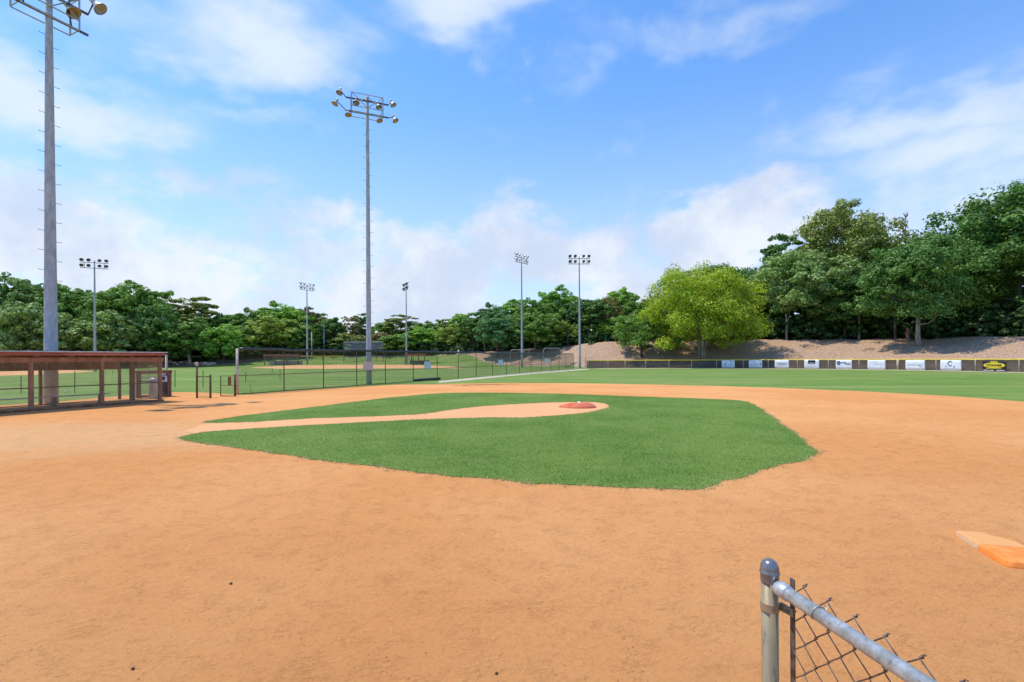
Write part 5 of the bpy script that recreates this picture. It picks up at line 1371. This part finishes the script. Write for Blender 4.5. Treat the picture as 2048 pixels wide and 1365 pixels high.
# right woods
T('pine_tree', 'pine', 'dark', 1562, 458, 92, 101, 'feathery dark evergreen at the left end of the right woods')
T('oak_tree', 'oak', 'olive', 1692, 400, 212, 97, 'great brownish olive oak, widest on the right skyline')
T('broadleaf_tree', 'oak_b', 'sage', 1606, 476, 185, 93.5, 'greyish sage tree in front of the oak, bare trunk below')
T('broadleaf_tree', 'oak_b', 'dark', 1690, 540, 160, 89.5, 'dark low tree under the great oak')
T('broadleaf_tree', 'oak_b', 'brown', 1760, 480, 110, 99, 'bronze-brown tree in the dip right of the oak')
T('broadleaf_tree', 'oak_b', 'dark', 1836, 450, 196, 74.5, 'full dark green tree with a pale trunk standing forward on the mulch', bark='palebark')
T('broadleaf_tree', 'oak_b', 'dark', 1775, 525, 130, 90, 'dark tree between the great oak and the forward dark tree')
T('broadleaf_tree', 'oak', 'dark', 2035, 348, 300, 78, 'tallest dark tree at the right edge of the photo', bark='palebark')
T('broadleaf_tree', 'oak_b', 'mid', 1938, 445, 150, 80, 'green tree joining the forward dark tree and the tallest one')
T('broadleaf_tree', 'oak_b', 'dark', 1960, 560, 150, 85, 'low dark tree under the tallest tree')
T('broadleaf_tree', 'oak', 'dark', 2230, 380, 260, 66, 'tree beyond the right edge whose boughs reach into the photo')
# dead snag
X, Y, Z = A(1811, 424, 97); zb = tz(X, Y)
r = thing('dead_tree', 'bare dead treetop poking above the woods right of the great oak', 'tree', (X, Y, zb)); hgt_ = Z - zb
mb = MB(); rg = random.Random(5); mb.tube([(0, 0, 0), (.2, 0, hgt_ * .6), (-.1, 0, hgt_ * .8), (.1, 0, hgt_)], [.30, .20, .14, .05], 8)
mb.build('trunk', M['redbark'], r, True)
mb = MB()
for i in range(26):
    z = hgt_ * rg.uniform(.74, .97); a_ = rg.uniform(0, 6.28); l = rg.uniform(.6, 1.7) * (1.15 - z / hgt_ * .6)
    p1 = Vector((math.cos(a_) * l * .6, math.sin(a_) * l * .5, z + l * .5)); mb.tube([(0, 0, z), p1, p1 + Vector((math.cos(a_ + .5) * l * .2, 0, l * .5))], [.085, .06, .025], 5)
mb.build('branches', M['redbark'], r, True)
# reddish stump and slim stems among the right woods
for px, pt, pb_, Y, rad_, m, lb in ((1815, 657, 679, 80, .28, 'redbark', 'broken reddish trunk left of the pale forward trunk'), (1873, 651, 680, 79.5, .07, 'palebark', 'thin pale stem right of the pale forward trunk'),
                                   (1790, 650, 679, 82, .20, 'bark', 'grey trunk at the foot of the woods left of the reddish trunk'), (1718, 655, 681, 87, .22, 'palebark', 'greyish leaning trunk under the great oak'),
                                   (1573, 655, 681, 92, .22, 'palebark', 'pale trunk at the left end of the right woods')):
    X = A(px, 700, Y)[0]; zb = tz(X, Y); z1_ = A(px, pt, Y)[2]
    r = thing('tree_stem', lb, 'trunk', (X, Y, zb - .2)); h_ = z1_ - zb + .2 + (0 if m == 'redbark' else 2.5)
    MB().tube([(0, 0, 0), (0, 0, h_ * .1), (.05, 0, h_ * .5), (.0, 0, h_)], [rad_ * 1.4, rad_ * 1.05, rad_ * .9, rad_ * .75], 10).build('bole', M[m], r, True)
    MB().tube([(0.05, 0, h_ * .6), (rad_ * 2.6, .1, h_ * .9), (rad_ * 3.2, .1, h_ * 1.15)], [rad_ * .45, rad_ * .3, rad_ * .15], 6).build('limb', M[m], r, True)

# the woods behind and beneath, which read as one mass
r_ = np.random.default_rng(77); VV = []; QQ = []; nb = 0
def mass(px0, px1, Y0, top_of, n, seed, W=(7, 11), zlow=0.0):
    global nb
    r = np.random.default_rng(seed)
    for i in range(n):
        px = px0 + (px1 - px0) * (i + r.uniform(.1, .9)) / n; Y = Y0(px) + r.uniform(0, 7); X = A(px, 700, Y)[0]; zb = tz(X, Y)
        zt_ = A(px, top_of(px) + r.uniform(0, 14), Y)[2]; Wd = r.uniform(*W)
        v, q, C = crown_arrays(seed * 100 + i, Wd, max(3.0, zt_ - zb - zlow) * 1.12, zlow - .5, 28, 7, 16, 0.62)
        VV.append(v + np.array((X, Y, zb))); QQ.append(q + nb); nb += len(v)
sk = lambda lst: (lambda px: float(np.interp(px, [a for a, b in lst], [b for a, b in lst])))
top_sky = sk([(-300, 560), (0, 560), (120, 575), (280, 575), (330, 610), (460, 628), (560, 625), (640, 640), (700, 652), (760, 652), (890, 652), (940, 630), (1040, 610), (1110, 592), (1230, 600), (1300, 590), (1450, 545), (1560, 520), (1640, 450), (1770, 470), (1850, 490), (1950, 430), (2100, 420), (2400, 430)])
ymass = sk([(-300, 124), (0, 130), (400, 134), (560, 140), (900, 144), (950, 134), (1040, 126), (1160, 120), (1300, 116), (1450, 112), (1600, 106), (1700, 103), (1850, 96), (2048, 88), (2400, 72)])
mass(-320, 1300, ymass, top_sky, 84, 5)
mass(1300, 2420, ymass, top_sky, 34, 6, (10, 14))
tag(fast_mesh('woodland', np.vstack(VV), np.vstack(QQ), leafmat('woodland_leaves', (0.045, 0.110, 0.026), (0.075, 0.160, 0.036), (0.150, 0.270, 0.085))), 'dense dark woodland filling in behind the nearer trees', 'woodland', kind='stuff')
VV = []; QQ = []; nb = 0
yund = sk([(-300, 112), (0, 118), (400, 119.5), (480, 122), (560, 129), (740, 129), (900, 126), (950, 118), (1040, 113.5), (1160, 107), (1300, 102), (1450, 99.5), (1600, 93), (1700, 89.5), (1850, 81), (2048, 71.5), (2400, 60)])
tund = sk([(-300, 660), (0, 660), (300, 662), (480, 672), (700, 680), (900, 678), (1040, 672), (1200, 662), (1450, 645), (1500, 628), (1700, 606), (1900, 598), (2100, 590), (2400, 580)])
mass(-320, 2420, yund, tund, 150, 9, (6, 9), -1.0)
tag(fast_mesh('undergrowth', np.vstack(VV), np.vstack(QQ), leafmat('shade_darkened_leaves', (0.030, 0.075, 0.022), (0.045, 0.105, 0.028), (0.150, 0.260, 0.085))), 'undergrowth along the foot of the woods, its green darkened for shade', 'undergrowth', kind='stuff')  # leaf colour darkened to paint the deep shade under the woods
